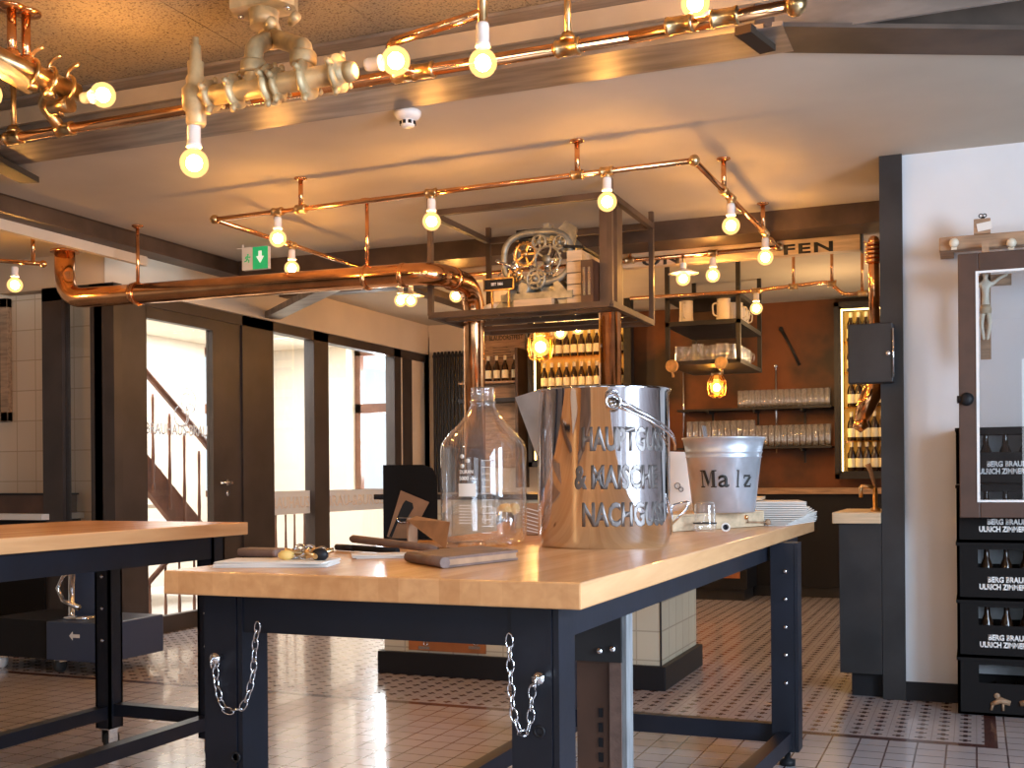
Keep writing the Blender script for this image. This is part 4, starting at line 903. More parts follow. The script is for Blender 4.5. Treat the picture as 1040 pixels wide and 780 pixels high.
# radiator
ra=thing('radiator','tall black tube radiator on the far wall left of the copper column','radiator',(-5,10.6,.1))
xa=at(440,400,y=10.6).x; xb=at(473,400,y=10.6).x; zt_=at(455,357,y=10.6).z
n=9
for k in range(n): x=xa+(xb-xa)*(k+.5)/n; obj('radiator_tube',MB().lathe([(0,.15),(.016,.155),(.018,.17),(.018,zt_-.02),(.012,zt_)],(x,10.6,0),10),'black',ra)
objs('header_pipe',MB().box((xa,10.585,.18),(xb,10.615,.21)).box((xa,10.585,zt_-.06),(xb,10.615,zt_-.03)).box((xa+.1,10.6,.4),(xa+.13,YB-.001,.43)).box((xb-.13,10.6,1.9),(xb-.1,YB-.001,1.93)),'black',ra)
struct('trim_11', MB().box((at(399,400,y=10.4).x,10.3,0),(at(414,400,y=10.4).x,10.5,2.6)), 'frame_dark')
struct('trim_12', MB().box((at(612,400,y=9.9).x,10.0,0),(at(619,400,y=9.9).x,10.06,ZB)).box((at(634,400,y=9.9).x,9.9,0),(at(641,400,y=9.9).x,10.0,ZB)), 'black')
struct('trim_13', MB().bar(at(276,321,x=-5.35)+Vector((0,0,.0)),at(362,278,z=at(276,321,x=-5.35).z),.14,.05), 'beam_steel')
struct('trim_14', MB().box((-5.35,8.0,2.62),(-3.6,8.12,ZB)).box((-4.4,7.0,2.66),(-4.25,10.7,ZB)), 'brown_steel')
# glass shelves on the rust wall
def glass_proto(name,h,r,label):
    t=thing(name,label,'glass',(0,0,0))
    obj('tumbler',MB().lathe([(0,.006),(r*.80,.004),(r*.84,0),(r*.9,h*.3),(r,h)],(0,0,0),14),'glassware',t); return t
GP=glass_proto('beer_glass',.135,.029,'x'); gu=[False]
shelfA=(at(690,415,y=10.6),at(848,414,y=10.6)); shelfB=(at(690,455,y=10.6),at(848,453,y=10.6))
for (s_a,s_b,lab,pre) in ((shelfA[0],shelfA[1],'upper','upper dark shelf with rows of beer glasses on the rust wall'),(shelfB[0],shelfB[1],'lower','lower dark shelf with taller beer glasses on the rust wall')):
    z=(s_a.z+s_b.z)/2; t=thing('glass_shelf',pre,'shelf',(s_a.x,10.6,z))
    obj('shelf_board',B((s_a.x,10.50,z-.018),(s_b.x-.02,YB-.031,z)),'steel_dark',t)
    br=MB(); 
    for k in (.2,.5,.8): xx=s_a.x+(s_b.x-s_a.x)*k; br.box((xx-.01,10.52,z-.04),(xx+.01,YB-.031,z-.018)); br.box((xx-.01,YB-.045,z-.15),(xx+.01,YB-.031,z-.018))
    objs('bracket',br,'steel_dark',t)
    rng = ([728+i*9.0 for i in range(7)] and [752+i*5.9 for i in range(16)]) if lab=='upper' else [700+i*6.4 for i in range(23)]
    for row,yy in enumerate((10.56,10.66)):
        for px_ in rng:
            q=at(px_,413,y=yy); put(GP,gu,(q.x,yy,z+.0005),'clear beer glass standing in rows on the %s shelf of the rust wall'%lab,'beer glasses on the %s shelf'%lab,0,(1,1,1.2) if lab=='upper' else ((1,1,1.85) if px_<765 else (1,1,1.45)))
# tools on rust wall
tlm=single('iron_tool',MB().tube([at(793,334,y=YB-.05),at(802,350,y=YB-.05),at(812,371,y=YB-.05)],[.016,.012,.014],8).sphere(at(793,334,y=YB-.05),.022,8),'steel_dark','long dark iron tool hung slanting on the rust wall','tool')
for px_ in (694,788):
    p=at(px_,372,y=YB-.06); q=at(px_+1,415,y=YB-.06); single('wall_conduit',MB().tube([(p.x,p.y,p.z),(p.x,p.y,at(px_,460,y=YB-.06).z)],.010,8).sphere(p,.02,8),'chrome','thin metal pipe on the rust wall %s'%('below the left pressure gauge' if px_<700 else 'at the right end of the upper glass row'),'pipe')
# hanging shelf with mugs
SU=thing('hanging_shelf','dark steel hanging shelf unit carrying mugs and steins','shelf',(-1.9,8.6,2))
ux0,ux1=at(678,330,y=8.5).x,at(750,330,y=8.5).x; uy0,uy1=8.5,9.4; zt0=at(714,299,y=8.5).z; zm=at(714,325.5,y=8.5).z; zbm=at(714,366,y=8.5).z
for x in (ux0,ux1):
    for y in (uy0,uy1): obj('post',B((x-.016,y-.016,zbm-.02),(x+.016,y+.016,ZB)),'steel_dark',SU)
for z,hh in ((zt0,.03),(zm,.035),(zbm,.03)): obj('shelf_board',B((ux0-.016,uy0-.016,z-hh),(ux1+.016,uy1+.016,z)),'steel_dark',SU)
obj('back_plate',B((ux0,uy1-.2,zm),(ux1-.1,uy1-.19,zt0-.03)),'brownwood',SU)
def mug_proto(name,h,r,m_,cat,steps=1):
    t=thing(name,'x',cat,(0,0,0)); obj('vessel',MB().lathe([(0,0),(r,0),(r*1.02,h*.1),(r*.96,h*.3),(r*.95,h*.95),(r,h),(r*.88,h),(r*.85,.01),(0,.01)],(0,0,0),16),m_,t)
    obj('handle',MB().tube(fillet([(0,-r*.9,h*.8),(0,-r*1.7,h*.75),(0,-r*1.6,h*.25),(0,-r*.9,h*.2)],r*.4,4),r*.12,7),m_,t); return t
JP=mug_proto('ceramic_stein',.17,.055,'ceramic','mug'); MP=mug_proto('glass_mug',.12,.042,'glassware','mug'); ju=[False]; mu=[False]
lp2=at(697,320,y=8.56)
for i,(px_,yy,lab) in enumerate(((697,8.60,'pale stoneware stein at the left end of the upper hanging shelf'),(735,8.60,'pale stoneware stein at the front right of the upper hanging shelf'),(744,8.62,'pale slim stein beside the dark post of the hanging shelf'),)):
    q=at(px_,320,y=yy); put(JP,ju,(q.x,yy,zm+.0005),lab,'stoneware steins on the hanging shelf',random.uniform(-1,.6),1.0 if i<2 else .8)
for i,yy in enumerate((8.70,8.84,8.98)): put(JP,ju,(ux1-.05,yy,zm+.0005),'pale stoneware stein in the row along the right side of the hanging shelf','stoneware steins on the hanging shelf',1.5,.85-.06*i)
for i,px_ in enumerate((691,699,709,717,727,733,742)): q=at(px_,365,y=8.58); put(MP,mu,(q.x,8.58+.03*(i%2),zbm+.0005),'clear glass mug in the front row of the lower hanging shelf','glass mugs on the hanging shelf',random.uniform(-.6,.6),1.0+.1*(i%3==2))
for i in range(4): put(MP,mu,(ux1-.055,8.74+.11*i,zbm+.0005),'clear glass mug on the right side of the lower hanging shelf','glass mugs on the hanging shelf',1.5,1.0)
for px_,py_,nm in ((683,372,'left'),(733,369,'right')):
    p=at(px_,py_,y=8.44); g=thing('pressure_gauge','round brass pressure gauge at the %s of the hanging shelf edge'%nm,'gauge',p)
    obj('case_ring',MB().lathe([(.045,.03),(.048,.028),(.048,0),(.042,-.004),(.042,.004)],p,20,(0,-1,0)),'brass',g); obj('dial',MB().lathe([(.042,.002),(0,.002)],p,20,(0,-1,0)),'paper',g); obj('needle',MB().bar(p+Vector((-.012,-.005,-.014)),p+Vector((.014,-.005,.022)),.004,.002,(0,1,0)),'ink',g); obj('stem',MB().tube([p+Vector((0,.0,-.045)),p+Vector((0,.02,-.08))],.009,8).box(p+Vector((-.008,.0,.0)),p+Vector((.008,.055,.01))),'brass',g)
# ================================================================== RIGHT: crates, window frame, beam, crucifix
YF=5.46
CB=thing('beer_bottle','dark bottle standing in a black beer crate','bottle',(0,0,0),'bottles inside the crates')
obj('glass_body',MB().lathe([(.030,0),(.034,.004),(.034,.14),(.030,.165),(.016,.20),(.0135,.245),(.015,.255),(.013,.262),(0,.263)],(0,0,0),14),'bottle',CB); obj('crown_cap',MB().lathe([(.016,.258),(.016,.266),(0,.267)],(0,0,0),12),'chrome',CB); cbu=[False]
cxa=at(972,600,y=5.57).x; cxb=cxa+.42
for i in range(5):
    z0=.005+i*.262; z1=z0+.258
    pos=['lowest of the stack on the floor','second from the floor','third from the floor','fourth from the floor','topmost, seen behind the glass'][i]
    t=thing('beer_crate','black plastic beer crate with pale lettering, %s'%pos,'crate',(cxa,5.57,z0),'stacked beer crates'); z0c,z1c=z0,z1
    mb=MB(); w=.012
    def wall(a,b_): mb.box(a,b_,bev=0)
    y0_,y1_=5.57,5.83
    for yw in (y0_,y1_-w):
        wall((cxa,yw,z0),(cxb,yw+w,z0+.145)); wall((cxa,yw,z0+.145),(cxa+.09,yw+w,z1)); wall((cxb-.09,yw,z0+.145),(cxb,yw+w,z1)); wall((cxa+.09,yw,z1-.03),(cxb-.09,yw+w,z1))
    wall((cxa,y0_,z0),(cxa+w,y1_,z1)); wall((cxb-w,y0_,z0),(cxb,y1_,z1)); wall((cxa,y0_,z0),(cxb,y1_,z0+.01)); wall((cxa-.004,y0_-.004,z1-.014),(cxb+.004,y1_,z1))
    for k in range(1,5): xx=cxa+(cxb-cxa)*k/5; wall((xx-.002,y0_+w,z0+.01),(xx+.002,y1_-w,z0+.12))
    obj('crate_body',mb,'black_matt',t)
    if i:
        lx=at(999,533,y=y0_).x
        text('lettering','BERG BRAUEREI',(lx+.015,y0_-.0005,z0+.078),(1,0,0),.027,'whiteink',t,w=.20,bold=.05); text('lettering','ULRICH ZIMMERMANN',(lx-.02,y0_-.0005,z0+.045),(1,0,0),.027,'whiteink',t,w=.27,bold=.05)
    else:
        em=MB(); cq=Vector((cxa+.24,y0_-.002,z0+.06)); 
        for sx in (-1,1): em.tube([cq+Vector((sx*.02,0,0)),cq+Vector((sx*.06,0,.012)),cq+Vector((sx*.10,0,-.01))],[.012,.016,.008],7); em.sphere(cq+Vector((sx*.075,0,.03)),.014,8,(1,.3,1)); em.tube([cq+Vector((sx*.05,0,0)),cq+Vector((sx*.05,0,-.035))],.006,6); em.tube([cq+Vector((sx*.09,0,0)),cq+Vector((sx*.1,0,-.035))],.006,6)
        objs('emblem',em,'oldwood',t,'faded brown emblem')
    if i in (1,2,3,4):
        for k in range(5):
            if k==0 and i==4: continue
            put(CB,cbu,(cxa+.044+.083*k,5.70,z0+.0115),'dark bottle standing in a black beer crate','bottles inside the crates',0,.85)
of=thing('old_window_sash','old brown wooden window frame with glass hung over the beer crates','window frame',(0,YF,.8))
fx0=at(973,300,y=YF).x; fz1=at(975,258,y=YF).z; fz0=at(1000,526,y=YF).z; gx=at(990,300,y=YF).x; gz1=at(1000,275,y=YF).z; gz0=at(1000,510,y=YF).z; fx1=fx0+.72
e=.085
for nm,(a,b_) in (('stile',((fx0,YF,fz0),(fx0+e,YF+.05,fz1))),('stile',((fx1-e,YF,fz0),(fx1,YF+.05,fz1))),('rail',((fx0+e,YF,gz1),(fx1-e,YF+.05,fz1))),('rail',((fx0+e,YF,fz0),(fx1-e,YF+.05,gz0)))): obj(nm,MB().box(a,b_,bev=.004),'brownwood',of)
mb=MB(); 
for (u0,u1,w0,w1) in ((fx0+e-.012,fx0+e,gz0,gz1),(fx1-e,fx1-e+.012,gz0,gz1),(fx0+e,fx1-e,gz0,gz0+.01),(fx0+e,fx1-e,gz1-.01,gz1)): mb.box((u0,YF-.006,w0),(u1,YF-.001,w1))
obj('glazing_bead',mb,'whiteink',of,'pale glazing edge'); obj('pane',B((fx0+e,YF+.02,gz0),(fx1-e,YF+.024,gz1)),'paneR',of)
kb=at(982,406,y=YF); objs('knob',MB().lathe([(.012,0),(.010,.02),(.026,.03),(.03,.045),(.018,.055),(0,.056)],kb,16,(0,-1,0)).tube([kb+Vector((0,-.03,0)),kb+Vector((-.04,-.035,0))],[.012,.018],10),'black',of)
ob=thing('wooden_beam','old wooden hanging rail with knobs fixed on the white wall above the sash','rail',(0,5.7,2))
za=at(954,256,y=5.60).z; zb2=at(954,242,y=5.60).z; bxa=at(954,250,y=5.60).x
obj('beam',MB().box((bxa,5.58,za),(bxa+1.2,5.65,zb2),bev=.006),'oldwood',ob)
mb=MB(); 
for px_ in (969,1027): q=at(px_,248,y=5.58); mb.lathe([(.012,0),(.01,.02),(.022,.03),(.018,.045),(0,.048)],q,12,(0,-1,0)); mb.box(q+Vector((-.012,-.03,-.03)),q+Vector((.012,-.02,0)))
objs('knob',mb,'ceramic',ob,'pale knobs')
objs('wall_batten',MB().box((bxa,5.65,za+.01),(bxa+.06,5.848,zb2-.01)).box((bxa+.9,5.65,za+.01),(bxa+.96,5.848,zb2-.01)).box((fx0+.10,5.50,fz1-.04),(fx0+.13,5.58,fz1+.05)).box((fx1-.13,5.50,fz1-.04),(fx1-.1,5.58,fz1+.05)),'oldwood',ob)
wbk=thing('wood_block','small wooden block with paper note and dark clip on the hanging rail','block',(0,5.6,2.2))
a=at(989,239,y=5.58); b_=at(1006,221,y=5.58)
obj('block_body',B((a.x,5.58,zb2+.001),(b_.x,5.64,b_.z),bev=.003),'oldwood',wbk); c_=at(999,230,y=5.575); obj('paper_note',B((c_.x-.028,5.574,c_.z-.018),(c_.x+.034,5.579,c_.z+.018),rot=(-.15,c_,'Y')),'paper',wbk)
c_=at(998,218,y=5.6); obj('clip',MB().ring((c_.x-.008,5.6,b_.z+.016),.008,.0025,(0,1,.3),12,5).ring((c_.x+.008,5.6,b_.z+.016),.008,.0025,(0,1,-.3),12,5).box((c_.x-.008,5.595,b_.z),(c_.x+.008,5.605,b_.z+.01)),'black',wbk)
cr=thing('crucifix','small wooden crucifix with pale carved figure hanging behind the old window glass','crucifix',(0.1,5.8,1.5))
yc_=5.62; a=at(996,365,y=yc_); b_=at(1006,268,y=yc_)
cxm=(a.x+b_.x)/2
obj('cross_board',MB().box((a.x,yc_,a.z),(b_.x,yc_+.02,b_.z)).box((cxm-.11,yc_,b_.z-.10),(cxm+.11,yc_+.02,b_.z-.05)),'oldwood',cr)
bm_=bpy.data.meshes.new('figure'); 
V_=[(0,0,0),(0,0,.06),(0,0,.115),(0,0,.14),(-.03,0,.115),(-.06,0,.14),(-.095,0,.155),(.03,0,.115),(.06,0,.14),(.095,0,.155),(-.012,0,-.01),(-.018,-.015,-.07),(-.008,0,-.14),(.012,0,-.01),(.018,-.015,-.07),(.006,0,-.14),(0,-.006,.165)]
E_=[(0,1),(1,2),(2,3),(3,16),(2,4),(4,5),(5,6),(2,7),(7,8),(8,9),(0,10),(10,11),(11,12),(0,13),(13,14),(14,15)]
fz_=b_.z-.21
bm_.from_pydata([(cxm+v[0],yc_-.022+v[1],fz_+v[2]) for v in V_],E_,[]); fo=bpy.data.objects.new('carved_figure',bm_); link(fo); fo.modifiers.new('skin','SKIN'); 
RR=[.020,.016,.020,.009,.010,.008,.006,.010,.008,.006,.012,.010,.007,.012,.010,.007,.016]
for sv,rr in zip(bm_.skin_vertices[0].data,RR): sv.radius=(rr,rr)
bm_.skin_vertices[0].data[0].use_root=True
ss=fo.modifiers.new('sub','SUBSURF'); ss.levels=1; ss.render_levels=1
dg=bpy.context.evaluated_depsgraph_get(); fm=bpy.data.meshes.new_from_object(fo.evaluated_get(dg)); bpy.data.objects.remove(fo)
for p in fm.polygons: p.use_smooth=True
obj('carved_figure',fm,'ceramic',cr)
obj('cloth_wrap',MB().lathe([(.024,-.02),(.027,0),(.022,.02)],(cxm,yc_-.022,fz_),12),'palewood',cr)
obj('hook',MB().tube([(cxm,yc_+.02,b_.z-.01),(cxm,5.849,b_.z-.01)],.004,6),'chrome',cr)

# ================================================================== TABLE ITEMS
def floc(px_,py_,z=TZ): return at(px_,py_,z=z)
def base_at(px_,depth,z=TZ):
    """point on plane z at photo column px_ and camera depth"""
    c_=Vector(((px_-520)/F*depth,depth,0)); w=MT@c_; return Vector((w.x,w.y,z))
# glass bottle
bp=base_at(491,3.40,TZ+.0005); gb=thing('glass_bottle','large empty clear laboratory bottle with white print standing on the front table','bottle',bp)
obj('glass_wall',MB().lathe([(0,.009),(.08,.007),(.105,.001),(.122,.012),(.129,.035),(.129,.285),(.124,.305),(.10,.335),(.07,.365),(.048,.395),(.036,.418),(.0385,.424),(.0385,.430),(.034,.432),(.034,.460),(.036,.466),(.034,.470)],bp,48),'glass',gb)
mb=MB()
for k in range(3): mb.ring(bp+Vector((0,0,.436+.009*k)),.0345,.0022,(0,0,1),28,6)
obj('thread',mb,'glass',gb)
def wrap(me,c,R_,ang0,z0_):
    bm=bmesh.new(); bm.from_mesh(me); xs=[v.co.x for v in bm.verts]; x_=min(xs)+.004
    while x_<max(xs):
        bmesh.ops.bisect_plane(bm,geom=bm.verts[:]+bm.edges[:]+bm.faces[:],plane_co=(x_,0,0),plane_no=(1,0,0),dist=1e-7); x_+=.004
    bm.to_mesh(me); bm.free()
    for v in me.vertices:
        th=ang0+v.co.x/R_; rr=R_+v.co.z+.0006; v.co=Vector((c.x+rr*math.cos(th),c.y+rr*math.sin(th),z0_+v.co.y))
    me.update(); return me
camdir=math.atan2(0-bp.y,0-bp.x)   # angle from object to camera
def wtext(nm,s,c,R_,du,z0_,h,w,m_,parent,**k): 
    ang=math.atan2(-c.y,-c.x)
    return obj(nm,wrap(text_mesh(s,h,w,k.get('bold',.02),.0008,1.0),c,R_,ang+du/R_,z0_),m_,parent)
def subdiv_rect(c,R_,du0,du1,z0_,z1_,n=8,t=.0008):
    ang=math.atan2(-c.y,-c.x); mb=MB(); vs=[]; fs=[]
    for i in range(n+1):
        th=ang+(du0+(du1-du0)*i/n)/R_
        for z in (z0_,z1_):
            for rr in (R_+.0004,R_+.0004+t): vs.append((c.x+rr*math.cos(th),c.y+rr*math.sin(th),z))
    for i in range(n):
        a=i*4; fs += [(a,a+2,a+6,a+4),(a+1,a+5,a+7,a+3),(a,a+4,a+5,a+1),(a+2,a+3,a+7,a+6)]
    fs += [(0,1,3,2),(n*4,n*4+2,n*4+3,n*4+1)]
    mb.add(vs,fs); return mb
RB=.1292
wtext('print','DURAN',bp,RB,-.072,TZ+.212-.0,.011,.042,'paper',gb); wtext('print','5000 ml',bp,RB,-.074,TZ+.193,.012,.05,'paper',gb)
obj('print',subdiv_rect(bp,RB,-.076,-.022,TZ+.146,TZ+.184),'paper',gb,'blank white writing field')
for du,dz in ((-.064,.262),(-.064,.234),(-.046,.249)): 
    th=camdir+du/RB; p=bp+Vector((math.cos(th)*RB,math.sin(th)*RB,dz)); obj('print',MB().lathe([(.0065,0),(.0065,.0012),(0,.0012)],p,14,(math.cos(th),math.sin(th),0)),'paper',gb)
for k in range(7): wtext('print','LABORGLAS 5L BORO'[:17],bp,RB,-.076,TZ+.118-.0085*k,.004,.052,'paper',gb)
mb=None
for k in range(12): obj('graduation',subdiv_rect(bp,RB,-.005,(.03 if k%2 else .022),TZ+.04+.019*k,TZ+.0415+.019*k,4),'paper',gb)
wtext('print','1',bp,RB,.036,TZ+.17,.008,None,'paper',gb); wtext('print','2',bp,RB,.036,TZ+.13,.008,None,'paper',gb); wtext('print','3',bp,RB,.036,TZ+.21,.008,None,'paper',gb)
# steel bucket
kc=base_at(613,3.30); kt=thing('steel_bucket','tall polished stainless steel bucket with spout and stencilled lettering on the front table','bucket',kc)
KR=.192; KH=.452
obj('shell',MB().lathe([(0,.0),(KR-.012,0),(KR-.004,.006),(KR-.004,.02),(KR,.026),(KR,KH-.012),(KR+.006,KH-.006),(KR+.006,KH),(KR-.003,KH),(KR-.004,.03),(0,.03)],kc,64),'stainless',kt)
right=MT@Vector((1,0,0)); right.z=0; right.normalize(); fwd=MT@Vector((0,1,0)); fwd.z=0; fwd.normalize()
sd=-right
mb=MB(); tip=kc+sd*(KR+.062)+Vector((0,0,KH-.018)); lft=kc+(sd*.955-fwd*.30)*KR; rgt=kc+(sd*.955+fwd*.30)*KR; bot=kc+sd*KR+Vector((0,0,KH-.19))
vsl=[lft+Vector((0,0,KH)),tip,rgt+Vector((0,0,KH)),bot]; mb.add(vsl+[v+sd*.0025+Vector((0,0,.0)) for v in vsl],[(0,1,3),(1,2,3),(4,7,5),(5,7,6),(0,4,5,1),(1,5,6,2),(0,3,7,4),(2,6,7,3)]); obj('spout',mb,'galv',kt)
an=math.atan2(-kc.y,-kc.x); thE=an+.14
ep=kc+Vector((math.cos(thE)*KR,math.sin(thE)*KR,KH-.045)); nv=Vector((math.cos(thE),math.sin(thE),0))
obj('ear',MB().lathe([(.02,0),(.02,.004),(.012,.006),(.012,.012),(0,.012)],ep+Vector((0,0,-.01)),18,nv).ring(ep+nv*.012,.020,.0035,nv,24,8),'chrome',kt)
hp=[ep+nv*.012+Vector((0,0,-.01))]
for k in range(1,9):
    t_=k/8; th=thE+t_*1.35; R2=KR+.014+.012*math.sin(t_*3.14); hp.append(kc+Vector((math.cos(th)*R2,math.sin(th)*R2,KH-.055-.12*t_)))
obj('bail_handle',MB().tube(hp,.0035,8).tube([p+Vector((0,0,.012)) for p in hp[1:]],.0025,8),'chrome',kt)
q=kc+right*(KR+.002)-fwd*.02; obj('tilting_handle',MB().tube(fillet([q+Vector((0,0,.03)),q+Vector((0,0,.115)),q+right*.052+Vector((0,0,.128)),q+right*.045+Vector((0,0,.105)),q+Vector((0,0,.06))],.012,4),.0035,8),'chrome',kt)
M['etch']=mat('stencil_etch',(.17,.15,.14),.42,.7)
for s,z_,u_,w_ in (('HAUPTGUSS',.27,-.061,.265),('& MAISCHE',.165,-.083,.255),('NACHGUSS',.062,-.061,.265)): obj('lettering',wrap(text_mesh(s,.068,w_,.045,.0002,1.0),kc,KR-.0004,math.atan2(-kc.y,-kc.x)+u_/KR,TZ+z_),'etch',kt)
# galvanised Malz bucket on wooden box
A=floc(676,541); Bq=floc(776,534.5); dv=(Bq-A); dv.z=0; L_=dv.length; dv.normalize(); nv2=Vector((-dv.y,dv.x,0)); ZBX=TZ+.062
bxt=thing('wooden_box','flat pale wooden box under the zinc bucket on the front table','box',A)
fwd2=MT@Vector((0,1,0)); fwd2.z=0; fwd2.normalize(); nv2=fwd2; poly=[A,A+dv*L_,A+dv*L_+nv2*.34,A+nv2*.34]; obj('box_body',MB().prism([p+Vector((0,0,.002)) for p in poly],(0,0,.052)),'palewood',bxt); obj('lid',MB().prism([p+Vector((0,0,.055))-nv2*0 for p in poly],(0,0,.007)),'palewood',bxt)
kn=A+dv*(L_*.80)-nv2*.006+Vector((0,0,.04)); objs('knob',MB().sphere(kn,.009,8),'copper',bxt); kn2=A+dv*(L_*1.03)-nv2*.02+Vector((0,0,.016)); obj('cord',MB().tube([kn,kn+Vector((.01,-.005,-.018)),kn2],.003,6).sphere(kn2,.013,8),'oldwood',bxt)
mz=base_at(735,4.30,ZBX+.0005); 
md=(A+dv*(L_*.52)+nv2*.15); mz=base_at(735,4.30,ZBX+.0005)
mk=thing('zinc_bucket','conical galvanised bucket stencilled Malz standing on the flat wooden box','bucket',mz)
mk_r=[]; MH=.28
obj('shell',MB().lathe([(0,0),(.112,0),(.116,.004),(.140,.205),(.1435,.209),(.1405,.213),(.1435,.224),(.1465,.228),(.1435,.232),(.1525,.274),(.157,.277),(.157,.282),(.150,.282),(.113,.01),(0,.01)],mz,48),'galv',mk)
obj('spatula',MB().bar(mz+Vector((-.03,0,.05)),mz+Vector((-.08,.02,.33)),.025,.004).tube([mz+Vector((.05,0,.05)),mz+Vector((.03,-.02,.31))],.006,6).tube([mz+Vector((.0,.04,.05)),mz+Vector((.06,.05,.30))],.008,6),'chrome',mk,'metal tools standing in the bucket')
angm=math.atan2(-mz.y,-mz.x)
def letter_polys(ch):
    bx=lambda a,b,c,d:[(a,b),(c,b),(c,d),(a,d)]
    return {'M':[bx(-.04,0,.26,.07),bx(.07,.07,.14,.93),bx(-.04,.93,.14,1),[(.14,1),(.34,1),(.56,.32),(.47,.05)],[(.50,.06),(.58,.30),(.74,.90),(.70,.90)],bx(.74,0,.93,1),bx(.66,0,1.04,.07),bx(.90,.93,1.04,1)],
      'l':[bx(.3,.0,.75,1),bx(0,0,1,.06),bx(0,.94,.5,1)],
      'z':[bx(0,.84,.8,1),[(.62,.84),(1,.84),(.38,.16),(0,.16)],bx(.12,0,1,.16),bx(.9,.16,1,.3),bx(0,.7,.1,.84)]}[ch]
for s,u0,hh,w_ in (('M',-.088,.064,.060),('a',-.020,.046,.040),('l',.046,.064,.013),('z',.076,.046,.036)):
    if s=='a': me=text_mesh(s,hh,w_,.015,.0008)
    else:
        me=bpy.data.meshes.new('letter'); q=MB()
        for P_ in letter_polys(s): q.prism([(a*w_,b__*hh,0) for a,b__ in P_],(0,0,.0008))
        me.from_pydata([tuple(v) for v in q.v],[],q.f); me.update()
    for v in me.vertices:
        zz=.095+v.co.y; RRm=.116+(.140-.116)*(zz/.205)+.0008+v.co.z; th=angm+(u0+v.co.x)/.13; v.co=Vector((mz.x+RRm*math.cos(th),mz.y+RRm*math.sin(th),mz.z+zz))
    me.update(); obj('lettering',me,'ink',mk)
# sketchy paper bag between the buckets
pb=thing('paper_bag','grey paper bag with small sketch standing between the two buckets','bag',base_at(692,4.7))
p0=base_at(674,4.7); p1=base_at(712,4.7); dd=(p1-p0).normalized(); nn=Vector((-dd.y,dd.x,0))
obj('bag_body',MB().prism([p0+nn*.02+Vector((0,0,.001)),p0+dd*.13+nn*.02+Vector((0,0,.001)),p0+dd*.115+nn*.03+Vector((0,0,.30)),p0+nn*.03+dd*.0+Vector((0,0,.305))],nn*.05),'paper',pb)
obj('sketch',MB().ring(p0+dd*.06+nn*.019+Vector((0,0,.16)),.012,.0015,nn,14,4).ring(p0+dd*.075+nn*.019+Vector((0,0,.145)),.009,.0015,nn,14,4),'ink',pb)
# small clear jar
jp=floc(716,540); jr=.040; jj=thing('glass_jar','small clear glass jar with metal band in front of the wooden box','jar',jp)
obj('glass_wall',MB().lathe([(0,.004),(jr*.9,0),(jr,.006),(jr,.028),(jr*.93,.034),(jr*.93,.095),(jr*.85,.104),(jr*.6,.108),(0,.108)],jp,28),'glass',jj); obj('metal_band',MB().ring(jp+Vector((0,0,.031)),jr*1.0,.003,(0,0,1),28,6),'steel_dark',jj)
jq=floc(737,540); jz=thing('small_roll','small round roll with dark blue centre lying before the wooden box','roll',jq)
vw=(Vector((0,0,0))-jq); vw.z=0; vw.normalize(); c_=jq+Vector((0,0,.0165)); obj('outer',MB().lathe([(.016,0),(.016,.014),(.011,.014),(.010,.004),(0,.004)],c_,20,vw),'paper',jz); obj('core',MB().lathe([(.0095,.005),(.0095,.011),(.004,.012),(.004,.006),(0,.006)],c_,16,vw),'blue_steel',jz)
# stack of menus at the far right corner
sm=thing('menu_stack','fanned stack of printed menus at the far right table corner','menus',(-.88,4.9,TZ))
for k in range(14):
    z=TZ+.001+k*.0068; o_=.012*k; rt=.03+.012*k
    obj('menu_sheet',MB().box((-1.10-.0,4.55+.004*k,z),(XF+.045-.006*abs(k-6),5.04-.006*k,z+.0036),rot=(.03+.026*(k-6)+random.uniform(-.02,.02),(-.95,4.8,z))),'paper',sm)
wbd=single('wooden_board',MB().box((-1.14,4.72,TZ+.0975),(-.84,5.06,TZ+.109),rot=(.12,(-1.0,4.9,0))),'palewood','pale wooden board lying on the stack of menus','board')
# papers, pens, wallet, clutter on front-left of table
def sheets(cx_,cy_,w,h,n,rot0,nm,lab,z=TZ):
    t=thing(nm,lab,'paper',(cx_,cy_,z))
    for k in range(n):
        mb=MB(); r=rot0+random.uniform(-.12,.12); a=(cx_-w/2+random.uniform(-.01,.01),cy_-h/2,z+.0008+k*.0022); b_=(cx_+w/2,cy_+h/2,z+.0008+k*.0022+.0016); mb.box(a,b_,rot=(r,(cx_,cy_,0))); obj('sheet',mb,'paper',t)
    return t
fp=floc(275,575.5); fp.y=max(fp.y,2.12)
sheets(fp.x,fp.y+.03,.26,.13,6,.25,'folded_papers','folded white papers at the left front corner of the front table')
q=floc(392,566); sheets(q.x,q.y,.16,.10,4,.5,'folded_papers','creased white paper slips beside the leather wallet')
# clutter pile on papers
pc=thing('key_bunch','small pile of metal fittings and a yellow tag on the folded papers','keys',(fp.x+.05,fp.y+.06,TZ+.015))
mb=MB(); base=Vector((fp.x+.05,fp.y+.06,TZ+.022)); 
for k in range(6): mb.ring(base+Vector((random.uniform(-.05,.06),random.uniform(-.02,.03),random.uniform(0,.012))),.013,.004,(random.uniform(-.5,.5),-.7,random.uniform(.2,.8)),14,5)
objs('metal_ring',mb,'chrome',pc); mb=MB()
for k in range(5): mb.tube([base+Vector((random.uniform(-.03,.05),random.uniform(-.03,.03),.0)),base+Vector((random.uniform(-.05,.08),random.uniform(-.03,.03),.014))],.006,7)
objs('metal_rod',mb,'brass',pc); obj('tag',MB().sphere(base+Vector((-.035,-.02,.002)),.018,10,(1.2,.8,.7)),'gold',pc,'yellow round tag'); 
obj('black_knob',MB().sphere(base+Vector((.05,-.01,.004)),.02,10,(1.1,.8,.8)),'black',pc)
